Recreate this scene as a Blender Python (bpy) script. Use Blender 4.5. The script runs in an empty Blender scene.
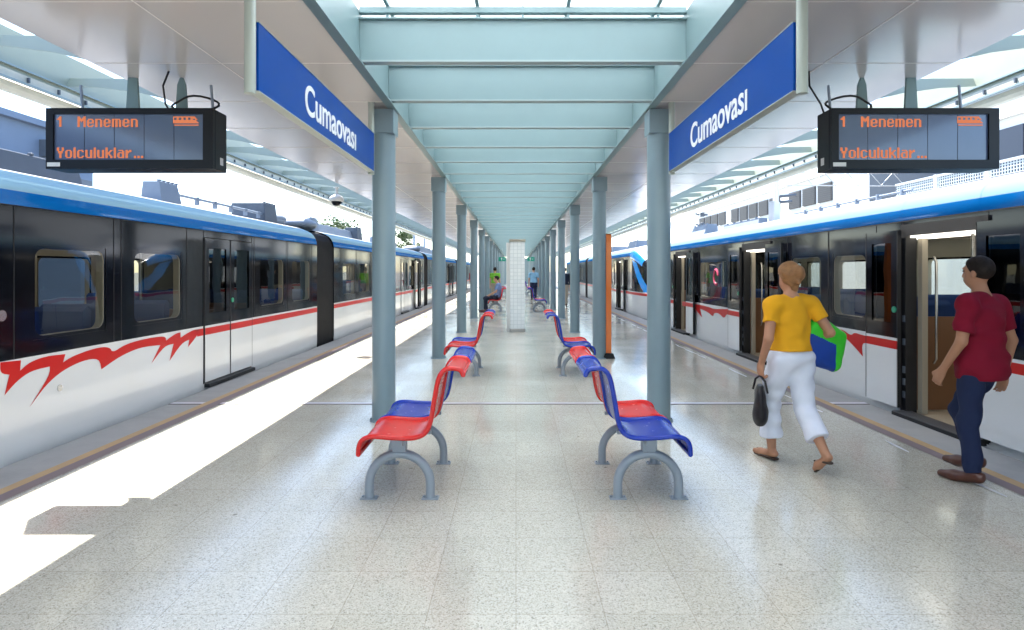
import bpy, bmesh, math, random
import numpy as np
from mathutils import Vector, Matrix
from mathutils.geometry import tessellate_polygon
R = math.radians
random.seed(7)
S = bpy.context.scene
COL = S.collection

# ------------------------------------------------------------------ materials
def new_mat(name):
    m = bpy.data.materials.new(name); m.use_nodes = True
    nt = m.node_tree
    return m, nt, nt.nodes['Principled BSDF']

def paint(name, col, rough=0.45, metal=0.0, coat=0.0, var=0.06, scale=6.0, bump=0.0, bscale=60.0, spec=0.5, grime=0.0):
    """painted / plain surface: a base colour with slight uneven tone, wear and roughness"""
    m, nt, b = new_mat(name)
    N, L = nt.nodes, nt.links
    tc = N.new('ShaderNodeTexCoord')
    no = N.new('ShaderNodeTexNoise'); no.inputs['Scale'].default_value = scale; no.inputs['Detail'].default_value = 6
    L.new(tc.outputs['Object'], no.inputs['Vector'])
    mx = N.new('ShaderNodeMixRGB'); mx.blend_type = 'MIX'
    c = Vector(col)
    mx.inputs[1].default_value = (*(c * (1 - var)), 1); mx.inputs[2].default_value = (*[min(1, x * (1 + var)) for x in c], 1)
    L.new(no.outputs['Fac'], mx.inputs[0])
    src = mx.outputs[0]
    if grime > 0:
        n2 = N.new('ShaderNodeTexNoise'); n2.inputs['Scale'].default_value = scale * 0.35; n2.inputs['Detail'].default_value = 9; n2.inputs['Roughness'].default_value = .7
        L.new(tc.outputs['Object'], n2.inputs['Vector'])
        r2 = N.new('ShaderNodeValToRGB'); r2.color_ramp.elements[0].position = .48; r2.color_ramp.elements[1].position = .72
        L.new(n2.outputs['Fac'], r2.inputs[0])
        mu = N.new('ShaderNodeMath'); mu.operation = 'MULTIPLY'; mu.inputs[1].default_value = grime
        L.new(r2.outputs[0], mu.inputs[0])
        m2 = N.new('ShaderNodeMixRGB'); m2.inputs[2].default_value = (*(c * .45 + Vector((.03, .025, .015))), 1)
        L.new(mu.outputs[0], m2.inputs[0]); L.new(src, m2.inputs[1]); src = m2.outputs[0]
    L.new(src, b.inputs['Base Color'])
    mr = N.new('ShaderNodeMapRange'); mr.inputs['To Min'].default_value = max(.02, rough * .85); mr.inputs['To Max'].default_value = min(1, rough * 1.15)
    L.new(no.outputs['Fac'], mr.inputs['Value']); L.new(mr.outputs[0], b.inputs['Roughness'])
    b.inputs['Metallic'].default_value = metal
    b.inputs['Specular IOR Level'].default_value = spec
    if coat: b.inputs['Coat Weight'].default_value = coat; b.inputs['Coat Roughness'].default_value = .04
    if bump:
        nb = N.new('ShaderNodeTexNoise'); nb.inputs['Scale'].default_value = bscale; nb.inputs['Detail'].default_value = 3
        L.new(tc.outputs['Object'], nb.inputs['Vector'])
        bp = N.new('ShaderNodeBump'); bp.inputs['Strength'].default_value = bump; bp.inputs['Distance'].default_value = .01
        L.new(nb.outputs['Fac'], bp.inputs['Height']); L.new(bp.outputs[0], b.inputs['Normal'])
    return m

def emit(name, col, st):
    m = bpy.data.materials.new(name); m.use_nodes = True
    nt = m.node_tree; nt.nodes.clear()
    e = nt.nodes.new('ShaderNodeEmission'); e.inputs[0].default_value = (*col, 1); e.inputs[1].default_value = st
    o = nt.nodes.new('ShaderNodeOutputMaterial'); nt.links.new(e.outputs[0], o.inputs[0])
    return m

def glass(name, tint, refl=1.5, rough=.01, add=0.0):
    m = bpy.data.materials.new(name); m.use_nodes = True
    nt = m.node_tree; nt.nodes.clear(); N, L = nt.nodes, nt.links
    t = N.new('ShaderNodeBsdfTransparent'); t.inputs[0].default_value = (*tint, 1)
    g = N.new('ShaderNodeBsdfGlossy'); g.inputs['Roughness'].default_value = rough
    f = N.new('ShaderNodeFresnel')
    ge = N.new('ShaderNodeNewGeometry'); e1 = N.new('ShaderNodeMath'); e1.operation = 'MULTIPLY_ADD'; e1.inputs[1].default_value = -2; e1.inputs[2].default_value = 1
    L.new(ge.outputs['Backfacing'], e1.inputs[0]); e2 = N.new('ShaderNodeMath'); e2.operation = 'POWER'; e2.inputs[0].default_value = refl; L.new(e1.outputs[0], e2.inputs[1]); L.new(e2.outputs[0], f.inputs[0])
    a = N.new('ShaderNodeMath'); a.operation = 'ADD'; a.inputs[1].default_value = add; a.use_clamp = True
    L.new(f.outputs[0], a.inputs[0])
    tc = N.new('ShaderNodeTexCoord'); no = N.new('ShaderNodeTexNoise'); no.inputs['Scale'].default_value = 1.3
    L.new(tc.outputs['Object'], no.inputs['Vector'])
    bp = N.new('ShaderNodeBump'); bp.inputs['Strength'].default_value = .05; bp.inputs['Distance'].default_value = .05
    L.new(no.outputs['Fac'], bp.inputs['Height']); L.new(bp.outputs[0], g.inputs['Normal'])
    mx = N.new('ShaderNodeMixShader'); L.new(a.outputs[0], mx.inputs[0]); L.new(t.outputs[0], mx.inputs[1]); L.new(g.outputs[0], mx.inputs[2])
    o = N.new('ShaderNodeOutputMaterial'); L.new(mx.outputs[0], o.inputs[0])
    return m

def terrazzo():
    m, nt, b = new_mat('terrazzo'); N, L = nt.nodes, nt.links
    tc = N.new('ShaderNodeTexCoord')
    # chips: two voronoi sizes
    def chips(scale, stops):
        v = N.new('ShaderNodeTexVoronoi'); v.inputs['Scale'].default_value = scale
        L.new(tc.outputs['Object'], v.inputs['Vector'])
        s = N.new('ShaderNodeSeparateColor'); L.new(v.outputs['Color'], s.inputs[0])
        r = N.new('ShaderNodeValToRGB'); r.color_ramp.interpolation = 'CONSTANT'
        e = r.color_ramp.elements
        e[0].position = stops[0][0]; e[0].color = (*stops[0][1], 1)
        e[1].position = stops[1][0]; e[1].color = (*stops[1][1], 1)
        for p, c in stops[2:]:
            x = e.new(p); x.color = (*c, 1)
        L.new(s.outputs[0], r.inputs[0])
        return r.outputs[0]
    c1 = chips(150, [(0, (.17, .155, .13)), (.06, (.38, .35, .29)), (.20, (.52, .485, .415)), (.50, (.62, .585, .51)), (.82, (.70, .67, .60))])
    c2 = chips(330, [(0, (.24, .22, .19)), (.07, (.50, .465, .40)), (.5, (.60, .565, .495)), (.85, (.70, .67, .60))])
    mx = N.new('ShaderNodeMixRGB'); mx.inputs[0].default_value = .5; L.new(c1, mx.inputs[1]); L.new(c2, mx.inputs[2])
    # tile to tile tone and thin joints
    br = N.new('ShaderNodeTexBrick'); br.offset = 0; br.inputs['Scale'].default_value = 1; br.inputs['Brick Width'].default_value = .4; br.inputs['Row Height'].default_value = .4
    br.inputs['Mortar Size'].default_value = .0024; br.inputs['Mortar Smooth'].default_value = .3
    br.inputs['Color1'].default_value = (.95, .95, .915, 1); br.inputs['Color2'].default_value = (1.03, 1.03, 1.0, 1); br.inputs['Mortar'].default_value = (.76, .73, .68, 1)
    L.new(tc.outputs['Object'], br.inputs['Vector'])
    mu = N.new('ShaderNodeMixRGB'); mu.blend_type = 'MULTIPLY'; mu.inputs[0].default_value = 1
    L.new(mx.outputs[0], mu.inputs[1]); L.new(br.outputs['Color'], mu.inputs[2])
    # scuffs and stains
    no = N.new('ShaderNodeTexNoise'); no.inputs['Scale'].default_value = .9; no.inputs['Detail'].default_value = 4; no.inputs['Roughness'].default_value = .5
    L.new(tc.outputs['Object'], no.inputs['Vector'])
    r = N.new('ShaderNodeValToRGB'); r.color_ramp.elements[0].position = .25; r.color_ramp.elements[0].color = (.90, .88, .85, 1); r.color_ramp.elements[1].position = .7; r.color_ramp.elements[1].color = (1.03, 1.03, 1.02, 1)
    L.new(no.outputs['Fac'], r.inputs[0])
    m2 = N.new('ShaderNodeMixRGB'); m2.blend_type = 'MULTIPLY'; m2.inputs[0].default_value = .8
    L.new(mu.outputs[0], m2.inputs[1]); L.new(r.outputs[0], m2.inputs[2])
    # a few dark spots
    v3 = N.new('ShaderNodeTexVoronoi'); v3.inputs['Scale'].default_value = 1.9; L.new(tc.outputs['Object'], v3.inputs['Vector'])
    r3 = N.new('ShaderNodeValToRGB'); r3.color_ramp.elements[0].position = .022; r3.color_ramp.elements[0].color = (.35, .33, .3, 1); r3.color_ramp.elements[1].position = .034; r3.color_ramp.elements[1].color = (1, 1, 1, 1)
    L.new(v3.outputs['Distance'], r3.inputs[0])
    m3 = N.new('ShaderNodeMixRGB'); m3.blend_type = 'MULTIPLY'; m3.inputs[0].default_value = .7
    L.new(m2.outputs[0], m3.inputs[1]); L.new(r3.outputs[0], m3.inputs[2])
    L.new(m3.outputs[0], b.inputs['Base Color'])
    mr = N.new('ShaderNodeMapRange'); mr.inputs['From Min'].default_value = .3; mr.inputs['From Max'].default_value = .7
    mr.inputs['To Min'].default_value = .10; mr.inputs['To Max'].default_value = .21
    L.new(no.outputs['Fac'], mr.inputs['Value']); L.new(mr.outputs[0], b.inputs['Roughness'])
    b.inputs['Specular IOR Level'].default_value = .6
    return m

def tiles_mat():
    m, nt, b = new_mat('white_tile'); N, L = nt.nodes, nt.links
    tc = N.new('ShaderNodeTexCoord')
    mp = N.new('ShaderNodeMapping'); mp.inputs['Rotation'].default_value = (R(90), 0, 0)
    L.new(tc.outputs['Object'], mp.inputs[0])
    br = N.new('ShaderNodeTexBrick'); br.offset = 0; br.inputs['Scale'].default_value = 1
    br.inputs['Brick Width'].default_value = .095; br.inputs['Row Height'].default_value = .095; br.inputs['Mortar Size'].default_value = .006
    br.inputs['Color1'].default_value = (.78, .80, .80, 1); br.inputs['Color2'].default_value = (.70, .73, .74, 1); br.inputs['Mortar'].default_value = (.56, .60, .61, 1)
    L.new(mp.outputs[0], br.inputs['Vector']); L.new(br.outputs['Color'], b.inputs['Base Color'])
    b.inputs['Roughness'].default_value = .18
    return m

def skylight_mat():
    m = bpy.data.materials.new('milky_glazing'); m.use_nodes = True
    nt = m.node_tree; nt.nodes.clear(); N, L = nt.nodes, nt.links
    t = N.new('ShaderNodeBsdfTranslucent'); t.inputs[0].default_value = (.93, .94, .93, 1)
    d = N.new('ShaderNodeBsdfDiffuse'); d.inputs[0].default_value = (.8, .82, .82, 1)
    x = N.new('ShaderNodeMixShader'); x.inputs[0].default_value = .12; L.new(t.outputs[0], x.inputs[1]); L.new(d.outputs[0], x.inputs[2])
    o = N.new('ShaderNodeOutputMaterial'); L.new(x.outputs[0], o.inputs[0])
    return m

M = {}
M['floor'] = terrazzo()
M['edge'] = paint('edge_concrete', (.40, .385, .36), .7, var=.12, scale=4, bump=.15, grime=.35)
M['tan'] = paint('tan_line', (.52, .34, .16), .6, var=.15, scale=9, grime=.3)
M['mauve'] = paint('mauve_line', (.23, .17, .17), .6, var=.15, scale=9)
M['whiteline'] = paint('worn_white_line', (.70, .70, .69), .6, var=.06, scale=14, grime=.6)
M['jointmetal'] = paint('joint_strip', (.72, .68, .70), .3, metal=.3, var=.08)
M['jointdark'] = paint('joint_gap', (.12, .09, .09), .6)
M['ground'] = paint('ballast_ground', (.26, .24, .21), .95, var=.3, scale=.8, bump=.5, bscale=12)
M['column'] = paint('grey_green_paint', (.185, .26, .295), .34, var=.07, scale=2.2, coat=.15, grime=.2)
M['beam'] = paint('pale_green_paint', (.185, .28, .29), .45, var=.05, scale=2, grime=.12)
M['beamflange'] = paint('flange_green', (.28, .36, .37), .5, var=.05)  # flange and gutter lip colour, slightly lighter than the beam paint
M['soffit'] = paint('soffit_panel', (.52, .49, .475), .2, metal=.0, var=.05, scale=.7, spec=.45)
M['soffitjoint'] = paint('soffit_joint', (.70, .67, .64), .5)
M['cream'] = paint('cream_gutter', (.62, .60, .49), .55, var=.12, scale=3, grime=.5)
M['fascia'] = paint('fascia_green', (.36, .385, .30), .5, var=.05, scale=3, grime=.15)
M['roofdeck'] = paint('roof_deck', (.5, .52, .54), .6)
M['sky_light'] = skylight_mat()
M['signblue'] = paint('sign_blue', (.002, .055, .30), .3, var=.04, spec=.12)
M['signwhite'] = paint('sign_lettering', (.82, .84, .86), .4)
M['signpole'] = paint('sign_pole', (.38, .42, .38), .4, metal=.2, var=.05)
M['black'] = paint('black_casing', (.004, .005, .009), .35, var=.1, spec=.25)
M['screen'] = paint('display_screen', (.085, .12, .21), .12, var=.05, spec=.8)  # bluish sky reflection is put into the base colour
M['led'] = emit('amber_led', (1.0, .30, .13), .22)
M['sticker'] = paint('sticker', (.7, .7, .68), .5)
M['twhite'] = paint('train_white', (.76, .77, .785), .25, coat=.6, var=.025, scale=1.3, grime=.05)
M['tskirt'] = paint('train_skirt', (.25, .29, .31), .45, var=.1, grime=.3)
M['tblack'] = paint('train_dark_band', (.006, .007, .011), .08, var=.1, spec=.5)
M['tblack'].node_tree.nodes['Principled BSDF'].inputs['IOR'].default_value = 1.30
M['tblue'] = paint('train_blue', (.003, .18, .56), .14, coat=.5, var=.03, scale=2)
M['tsheen'] = paint('train_blue_sheen', (.42, .66, .74), .22, coat=.5, var=.03, scale=2)  # pale band paints in the bright reflection along the curved blue roof edge
M['troof'] = paint('train_roof', (.80, .81, .82), .4, var=.06, scale=2, grime=.15)
M['tred'] = paint('train_red', (.60, .010, .008), .3, var=.04, spec=.25)
M['rubber'] = paint('rubber', (.012, .012, .013), .6, var=.2)
M['bellow'] = paint('bellows', (.005, .004, .005), .6, var=.2)
M['equip'] = paint('roof_equipment', (.26, .31, .38), .5, var=.12, scale=4, grime=.25)
M['equipdark'] = paint('roof_equipment_dark', (.10, .12, .15), .5, var=.2)
M['intbeige'] = paint('interior_beige', (.36, .32, .25), .4, var=.05)
M['intwood'] = paint('interior_panel', (.19, .095, .045), .35, var=.08, scale=3)
M['intfloor'] = paint('interior_floor', (.45, .38, .28), .5, var=.08)
M['intlight'] = emit('interior_light', (1, .93, .8), 1.2)
M['seatcloth'] = paint('seat_cloth', (.02, .06, .22), .8, var=.1)
M['steel'] = paint('brushed_steel', (.6, .6, .58), .25, metal=.9)
M['sill'] = paint('tread_plate', (.13, .13, .135), .45, metal=.4, bump=.4, bscale=90)
M['wglass'] = glass('window_glass', (.55, .57, .54), 1.5, add=.02)
M['dglass'] = glass('tinted_glass', (.22, .23, .24), 1.4, add=.02)
M['cglass'] = glass('clear_glass', (.8, .84, .84), 1.45)
M['poster'] = paint('poster_blue', (.02, .04, .16), .3)
M['posterpink'] = paint('poster_pink', (.65, .09, .18), .3)
M['button'] = paint('green_button', (.02, .30, .16), .3, coat=.5)
M['redseat'] = paint('seat_red', (.62, .010, .006), .26, var=.12, scale=14, grime=.22, spec=.35)
M['blueseat'] = paint('seat_blue', (.004, .030, .32), .26, var=.12, scale=14, grime=.22, spec=.35)
M['redrim'] = paint('red_rim', (.62, .009, .006), .25, coat=.15, var=.05)
M['bluerim'] = paint('blue_rim', (.004, .030, .32), .25, coat=.15, var=.05)
M['benchgrey'] = paint('bench_grey', (.27, .305, .34), .38, var=.06, coat=.2, grime=.1)
M['tile'] = tiles_mat()
M['orange'] = paint('orange_post', (.75, .17, .015), .35, coat=.3, var=.05)
M['wallblue'] = paint('blue_grey_render', (.15, .20, .29), .8, var=.10, scale=.6, bump=.2, grime=.35)
M['wallwhite'] = paint('white_render', (.80, .80, .78), .8, var=.05, scale=.5, grime=.08)
M['louvre'] = paint('grey_louvre', (.085, .08, .078), .6, var=.1)
M['navy'] = paint('shaded_opening', (.010, .016, .036), .4, var=.1)
M['galv'] = paint('galvanised', (.55, .57, .58), .45, metal=.4, var=.1)
M['exitgreen'] = paint('exit_green', (.01, .32, .22), .4)
M['bark'] = paint('bark', (.12, .085, .06), .9, var=.3, scale=8, bump=.5)
M['leafa'] = paint('leaf_a', (.055, .095, .025), .7, var=.25, scale=3)
M['leafb'] = paint('leaf_b', (.095, .125, .045), .7, var=.25, scale=3)
M['domewhite'] = paint('dome_white', (.75, .75, .73), .35)
M['domedark'] = glass('dome_dark', (.1, .1, .1), 1.6, add=.1)

# ------------------------------------------------------------------ mesh builder
class MB:
    def __init__(s): s.v = []; s.f = []; s.m = []; s.s = []; s.uv = []
    def add(s, verts, faces, mat=0, smooth=False, uvs=None):
        o = len(s.v); s.v += [tuple(x) for x in verts]
        for i, f in enumerate(faces):
            s.f.append([o + k for k in f]); s.m.append(mat); s.s.append(smooth); s.uv.append(uvs[i] if uvs else None)
    def box(s, x0, x1, y0, y1, z0, z1, mat=0):
        x0, x1 = min(x0, x1), max(x0, x1); y0, y1 = min(y0, y1), max(y0, y1); z0, z1 = min(z0, z1), max(z0, z1)
        V = [(x0,y0,z0),(x1,y0,z0),(x1,y1,z0),(x0,y1,z0),(x0,y0,z1),(x1,y0,z1),(x1,y1,z1),(x0,y1,z1)]
        s.add(V, [(0,3,2,1),(4,5,6,7),(0,1,5,4),(1,2,6,5),(2,3,7,6),(3,0,4,7)], mat)
    def quad(s, a, b, c, d, mat=0): s.add([a,b,c,d], [(0,1,2,3)], mat)
    def tube(s, path, r, n=10, mat=0, caps=True, smooth=True):
        P = [Vector(p) for p in path]; rs = r if isinstance(r, (list, tuple)) else [r] * len(P)
        V = []; up = None
        for i, p in enumerate(P):
            t = (P[min(i+1, len(P)-1)] - P[max(i-1, 0)]).normalized()
            if up is None:
                up = Vector((0,0,1)) if abs(t.z) < .9 else Vector((1,0,0))
            a = t.cross(up).normalized(); b = a.cross(t).normalized(); up = b
            for k in range(n):
                an = 2*math.pi*k/n; V.append(p + (a*math.cos(an) + b*math.sin(an))*rs[i])
        F = []
        for i in range(len(P)-1):
            for k in range(n):
                k2 = (k+1) % n; F.append((i*n+k, i*n+k2, (i+1)*n+k2, (i+1)*n+k))
        s.add(V, F, mat, smooth)
        if caps:
            s.add(V[:n], [tuple(range(n))[::-1]], mat); s.add(V[-n:], [tuple(range(n))], mat)
    def lathe(s, prof, c=(0,0,0), n=24, mat=0, smooth=True):
        V = []; F = []
        for r, z in prof:
            for k in range(n):
                an = 2*math.pi*k/n; V.append((c[0]+r*math.cos(an), c[1]+r*math.sin(an), c[2]+z))
        for i in range(len(prof)-1):
            for k in range(n):
                k2 = (k+1) % n; F.append((i*n+k, i*n+k2, (i+1)*n+k2, (i+1)*n+k))
        s.add(V, F, mat, smooth)
        s.add(V[:n], [tuple(range(n))[::-1]], mat); s.add(V[-n:], [tuple(range(n))], mat)
    def prism(s, poly, fn0, fn1, mat=0):
        """poly: 2-D outline; fn0 / fn1 map a 2-D point to the two end faces"""
        n = len(poly); V = [fn0(*p) for p in poly] + [fn1(*p) for p in poly]
        tri = tessellate_polygon([[Vector((p[0], p[1], 0)) for p in poly]])
        s.add(V, [tuple(t) for t in tri] + [tuple(n + k for k in reversed(t)) for t in tri], mat)
        s.add(V, [(i, (i+1) % n, n + (i+1) % n, n + i) for i in range(n)], mat)
    def build(s, name, mats, parent=None, bevel=0, recalc=True, segs=2):
        me = bpy.data.meshes.new(name)
        o0 = wloc(parent) if parent else Vector((0,0,0))
        me.from_pydata([(Vector(v) - o0) for v in s.v], [], s.f)
        mats = mats if isinstance(mats, (list, tuple)) else [mats]
        for m in mats: me.materials.append(M[m] if isinstance(m, str) else m)
        if any(u is not None for u in s.uv):
            l = me.uv_layers.new(name='UVMap'); li = 0
            for fi, f in enumerate(s.f):
                for k in range(len(f)):
                    if s.uv[fi] is not None: l.data[li].uv = s.uv[fi][k]
                    li += 1
        me.polygons.foreach_set('material_index', s.m); me.polygons.foreach_set('use_smooth', s.s)
        if recalc:
            bm = bmesh.new(); bm.from_mesh(me)
            bmesh.ops.recalc_face_normals(bm, faces=bm.faces); bm.to_mesh(me); bm.free()
        me.update()
        ob = bpy.data.objects.new(name, me); COL.objects.link(ob)
        if parent: ob.parent = parent
        if bevel:
            b = ob.modifiers.new('bevel', 'BEVEL'); b.width = bevel; b.segments = segs; b.limit_method = 'ANGLE'; b.angle_limit = R(50)
        return ob

def wloc(o):
    p = Vector((0,0,0))
    while o: p = p + o.location; o = o.parent
    return p
def tag(o, label=None, cat=None, group=None, kind=None):
    if label: o['label'] = label
    if cat: o['category'] = cat
    if group: o['group'] = group
    if kind or cat: o['kind'] = kind or 'thing'
    return o
def empty(name, loc, label=None, cat=None, group=None):
    o = bpy.data.objects.new(name, None); COL.objects.link(o); o.location = loc
    o.empty_display_size = .2
    return tag(o, label, cat, group)
def copy_tree(o, parent=None):
    c = o.copy(); COL.objects.link(c); c.parent = parent
    for ch in list(o.children): copy_tree(ch, c)
    return c

# ------------------------------------------------------------------ camera
F = 620.0; U0, V0 = 516.0, 271.0; EYE = 1.55; AX = .055   # AX: centre line of the platform
cd = bpy.data.cameras.new('camera'); cam = bpy.data.objects.new('camera', cd); COL.objects.link(cam)
cam.location = (0, 0, EYE); cam.rotation_euler = (R(90), 0, 0)
cd.sensor_width = 36; cd.lens = F / 1024 * 36
cd.shift_x = (512 - U0) / 1024; cd.shift_y = -(315 - V0) / 1024
cd.clip_start = .05; cd.clip_end = 3000
S.camera = cam

# ------------------------------------------------------------------ light
SUN = Vector((.30, -.46, -1)).normalized()
w = bpy.data.worlds.new('World'); S.world = w; w.use_nodes = True
nt = w.node_tree; bg = nt.nodes['Background']
sk = nt.nodes.new('ShaderNodeTexSky'); sk.sky_type = 'NISHITA'; sk.sun_disc = False
sk.sun_elevation = math.asin(-SUN.z); sk.sun_rotation = math.atan2(-SUN.x, -SUN.y)
sk.dust_density = .5; sk.air_density = 1.0
nt.links.new(sk.outputs[0], bg.inputs[0]); bg.inputs[1].default_value = .15
sl = bpy.data.lights.new('sun', 'SUN'); so = bpy.data.objects.new('sun', sl); COL.objects.link(so)
sl.energy = 4.5; sl.angle = R(.5); sl.color = (1, .955, .89)
so.rotation_euler = SUN.to_track_quat('-Z', 'Y').to_euler()
vs = S.view_settings; vs.view_transform = 'Standard'; vs.look = 'None'; vs.gamma = 1; vs.exposure = 1.98

# ------------------------------------------------------------------ setting: ground and platform
Y0, Y1 = -4.0, 78.0
PL, PR = -4.06, 4.13
b = MB(); b.quad((-600,-200,-1.15),(600,-200,-1.15),(600,1500,-1.15),(-600,1500,-1.15)); tag(b.build('ground', 'ground'), kind='structure')
b = MB(); b.box(PL+.45, PR-.47, Y0, Y1, -1.15, 0); tag(b.build('platform', 'floor'), kind='structure')
b = MB()
b.box(PL, PL+.45, Y0, Y1, -1.15, 0); b.box(PR-.47, PR, Y0, Y1, -1.15, 0)
tag(b.build('platform_edge', 'edge', bevel=.008), kind='structure')
b = MB()
def strip(x0, x1, z, mat): b.quad((x0,Y0,z),(x1,Y0,z),(x1,Y1,z),(x0,Y1,z), mat)
for sx, xc in ((-1, -3.61), (1, 3.645)):
    strip(xc-.045, xc+.045, .004, 0)
    xm = xc - sx*.10
    strip(xm-.055, xm+.055, .004, 1)
tag(b.build('platform_edge_lines', ['tan', 'mauve']), kind='structure')
b = MB()
for sx, xc in ((-1, -3.30), (1, 3.36)):      # worn white safety line, broken where feet have rubbed it off
    y = 3.1
    while y < 60:
        ln = random.uniform(.35, .95); wd = random.uniform(.018, .03)
        j = [random.uniform(-.02, .02) for _ in range(3)]
        b.add([(xc-wd*.3+j[0], y, .004), (xc+wd*.5+j[0], y+.03, .004), (xc+wd+j[1], y+ln*.5, .004), (xc+wd*.4+j[2], y+ln, .004), (xc-wd*.2+j[2], y+ln-.04, .004), (xc-wd*.7+j[1], y+ln*.55, .004)], [(0,1,2,3,4,5)])
        y += ln + random.choice([.05, .2, .6, 1.1])
tag(b.build('platform_safety_line', 'whiteline'), kind='structure')
b = MB()
for yj in (7.28, 30.3):
    b.box(PL+.02, PR-.02, yj-.05, yj+.03, -.01, .003, 0); b.box(PL+.02, PR-.02, yj-.085, yj-.05, -.01, .0025, 1)
tag(b.build('platform_expansion_joint', ['jointmetal', 'jointdark']), kind='structure')

# ------------------------------------------------------------------ canopy
ZS = 3.24                                   # soffit height
canopy = empty('platform_canopy', (AX, 0, ZS), 'pale green steel canopy with grey metal soffits and a glazed strip over the platform', 'canopy')
XI, XO, XG = 1.335, 3.50, 4.56               # inner edge, outer edge, gutter (from the centre line)
BY = [6.45 + 1.15*k - 1.41 for k in range(-7, 60)]   # cross beams
CY0, CY1 = Y0, 74.0
for sx in (-1, 1):
    b = MB()
    b.box(AX+sx*XI, AX+sx*XO, CY0, CY1, ZS, ZS+.05, 0)
    xm = AX + sx*2.45
    b.box(xm-.006, xm+.006, CY0, CY1, ZS-.003, ZS+.01, 1)
    for y in BY:
        b.box(AX+sx*(XI+.01), AX+sx*(XO-.01), y-.004, y+.004, ZS-.002, ZS+.01, 1)
    b.build('soffit', ['soffit', 'soffitjoint'], canopy)
    b = MB(); b.box(AX+sx*(XI+.005), AX+sx*(XO+.02), CY0, CY1, ZS+.16, ZS+.2, 0); b.build('roof_deck', 'roofdeck', canopy)
    b = MB()                                # longitudinal edge beam, an I section
    b.box(AX+sx*(XI-.01), AX+sx*(XI+.012), CY0, CY1, ZS-.012, ZS+.42, 0)
    b.box(AX+sx*(XI-.05), AX+sx*(XI+.03), CY0, CY1, ZS-.03, ZS-.012, 0)
    b.build('edge_beam', 'beam', canopy)
    b = MB()                                # eaves: fascia plate with lower lip and a rounded gutter
    xg = AX + sx*XG
    b.box(xg, xg+sx*.02, CY0, CY1, ZS+.06, ZS+.47, 0)
    b.box(xg-sx*.03, xg-.0*sx, CY0, CY1, ZS+.135, ZS+.15, 2)
    b.box(xg-sx*.012, xg-sx*.001, CY0, CY1, ZS+.03, ZS+.10, 1)
    b.box(xg-sx*.03, xg-.0*sx, CY0, CY1, ZS+.012, ZS+.028, 2)
    pr = [(0,.01),(.02,-.03),(.06,-.055),(.12,-.06),(.17,-.04),(.19,.02),(.19,.09),(.15,.09),(.03,.02)]
    b.prism(pr, lambda p,q: (xg+sx*(p+.021), CY0, ZS+q), lambda p,q: (xg+sx*(p+.021), CY1, ZS+q), 1)
    y = CY0 + .2
    while y < CY1:
        b.box(xg-sx*.035, xg-sx*.013, y-.008, y+.008, ZS+.04, ZS+.085, 3); y += .38
    b.build('gutter', ['fascia', 'cream', 'beamflange', 'equipdark'], canopy)
# glazing strip
b = MB(); b.box(AX-XI-.1, AX+XI+.1, CY0, CY1, ZS+.50, ZS+.508); b.build('skylight', 'sky_light', canopy)
b = MB()
for x in (-1.1, -.37, .37, 1.1): b.box(AX+x-.015, AX+x+.015, CY0, CY1, ZS+.46, ZS+.498)
b.build('glazing_bar', 'beam', canopy)
for y in [q for q in BY if abs(q-3.89) > .1]:   # cross beams: web with a flange, purlin above on studs
    b = MB(); x = XI - .011
    b.box(AX-x, AX+x, y-.011, y+.011, ZS+.012, ZS+.345, 0)
    b.box(AX-x, AX+x, y-.045, y+.045, ZS-.003, ZS+.012, 1)
    b.box(AX-x, AX+x, y-.045, y+.045, ZS+.345, ZS+.357, 0)
    b.box(AX-x, AX+x, y-.03, y+.03, ZS+.40, ZS+.445, 0)
    for q in (-1.1, -.37, 0, .37, 1.1): b.box(AX+q-.012, AX+q+.012, y-.012, y+.012, ZS+.357, ZS+.46, 0)
    b.build('cross_beam', ['beam', 'beamflange'], canopy)
    for sx in (-1, 1):                       # outrigger carrying the gutter
        b = MB()
        pl = [(XO-.05,.15),(XO-.05,.005),(XO+.001,.005),(XO+.3,.08),(XO+.7,.14),(XG,.16),(XG,.25),(XO+.3,.245)]
        b.prism(pl, lambda p,q: (AX+sx*p, y-.004+.46*(q-.1), ZS+.003+q), lambda p,q: (AX+sx*p, y+.004+.46*(q-.1), ZS+.003+q), 0)
        b.build('outrigger', 'fascia', canopy)

# ------------------------------------------------------------------ columns
ORD = ['first','second','third','fourth','fifth','sixth','seventh','eighth','ninth','tenth','eleventh','twelfth','thirteenth','fourteenth']
def make_column():
    r = empty('steel_column', (0,0,0))
    b = MB(); b.lathe([(.12,.012),(.12,2.962)], n=32); b.build('shaft', 'column', r)
    b = MB(); b.box(-.1245,.1245,-.1245,.1245,2.96,ZS-.034); b.build('collar', 'column', r, bevel=.006)
    b = MB(); b.lathe([(.145,.0),(.145,.012),(.122,.012),(.122,.02)], n=32)
    for k in range(6): b.lathe([(.008,.01),(.008,.026)], (math.cos(k*1.047)*.132, math.sin(k*1.047)*.132, 0), 6, 0, False)
    b.build('base_plate', 'column', r)
    return r
proto = make_column(); first = True
for k in range(14):
    y = 6.45 + 4.6*k
    for sx, nm in ((-1, 'left'), (1, 'right')):
        o = proto if first else copy_tree(proto); first = False
        o.location = (AX + sx*1.43, y, 0)
        tag(o, f'round grey-green steel column, {ORD[k]} from the camera in the {nm} row', 'column', 'steel columns holding up the canopy')

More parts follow.
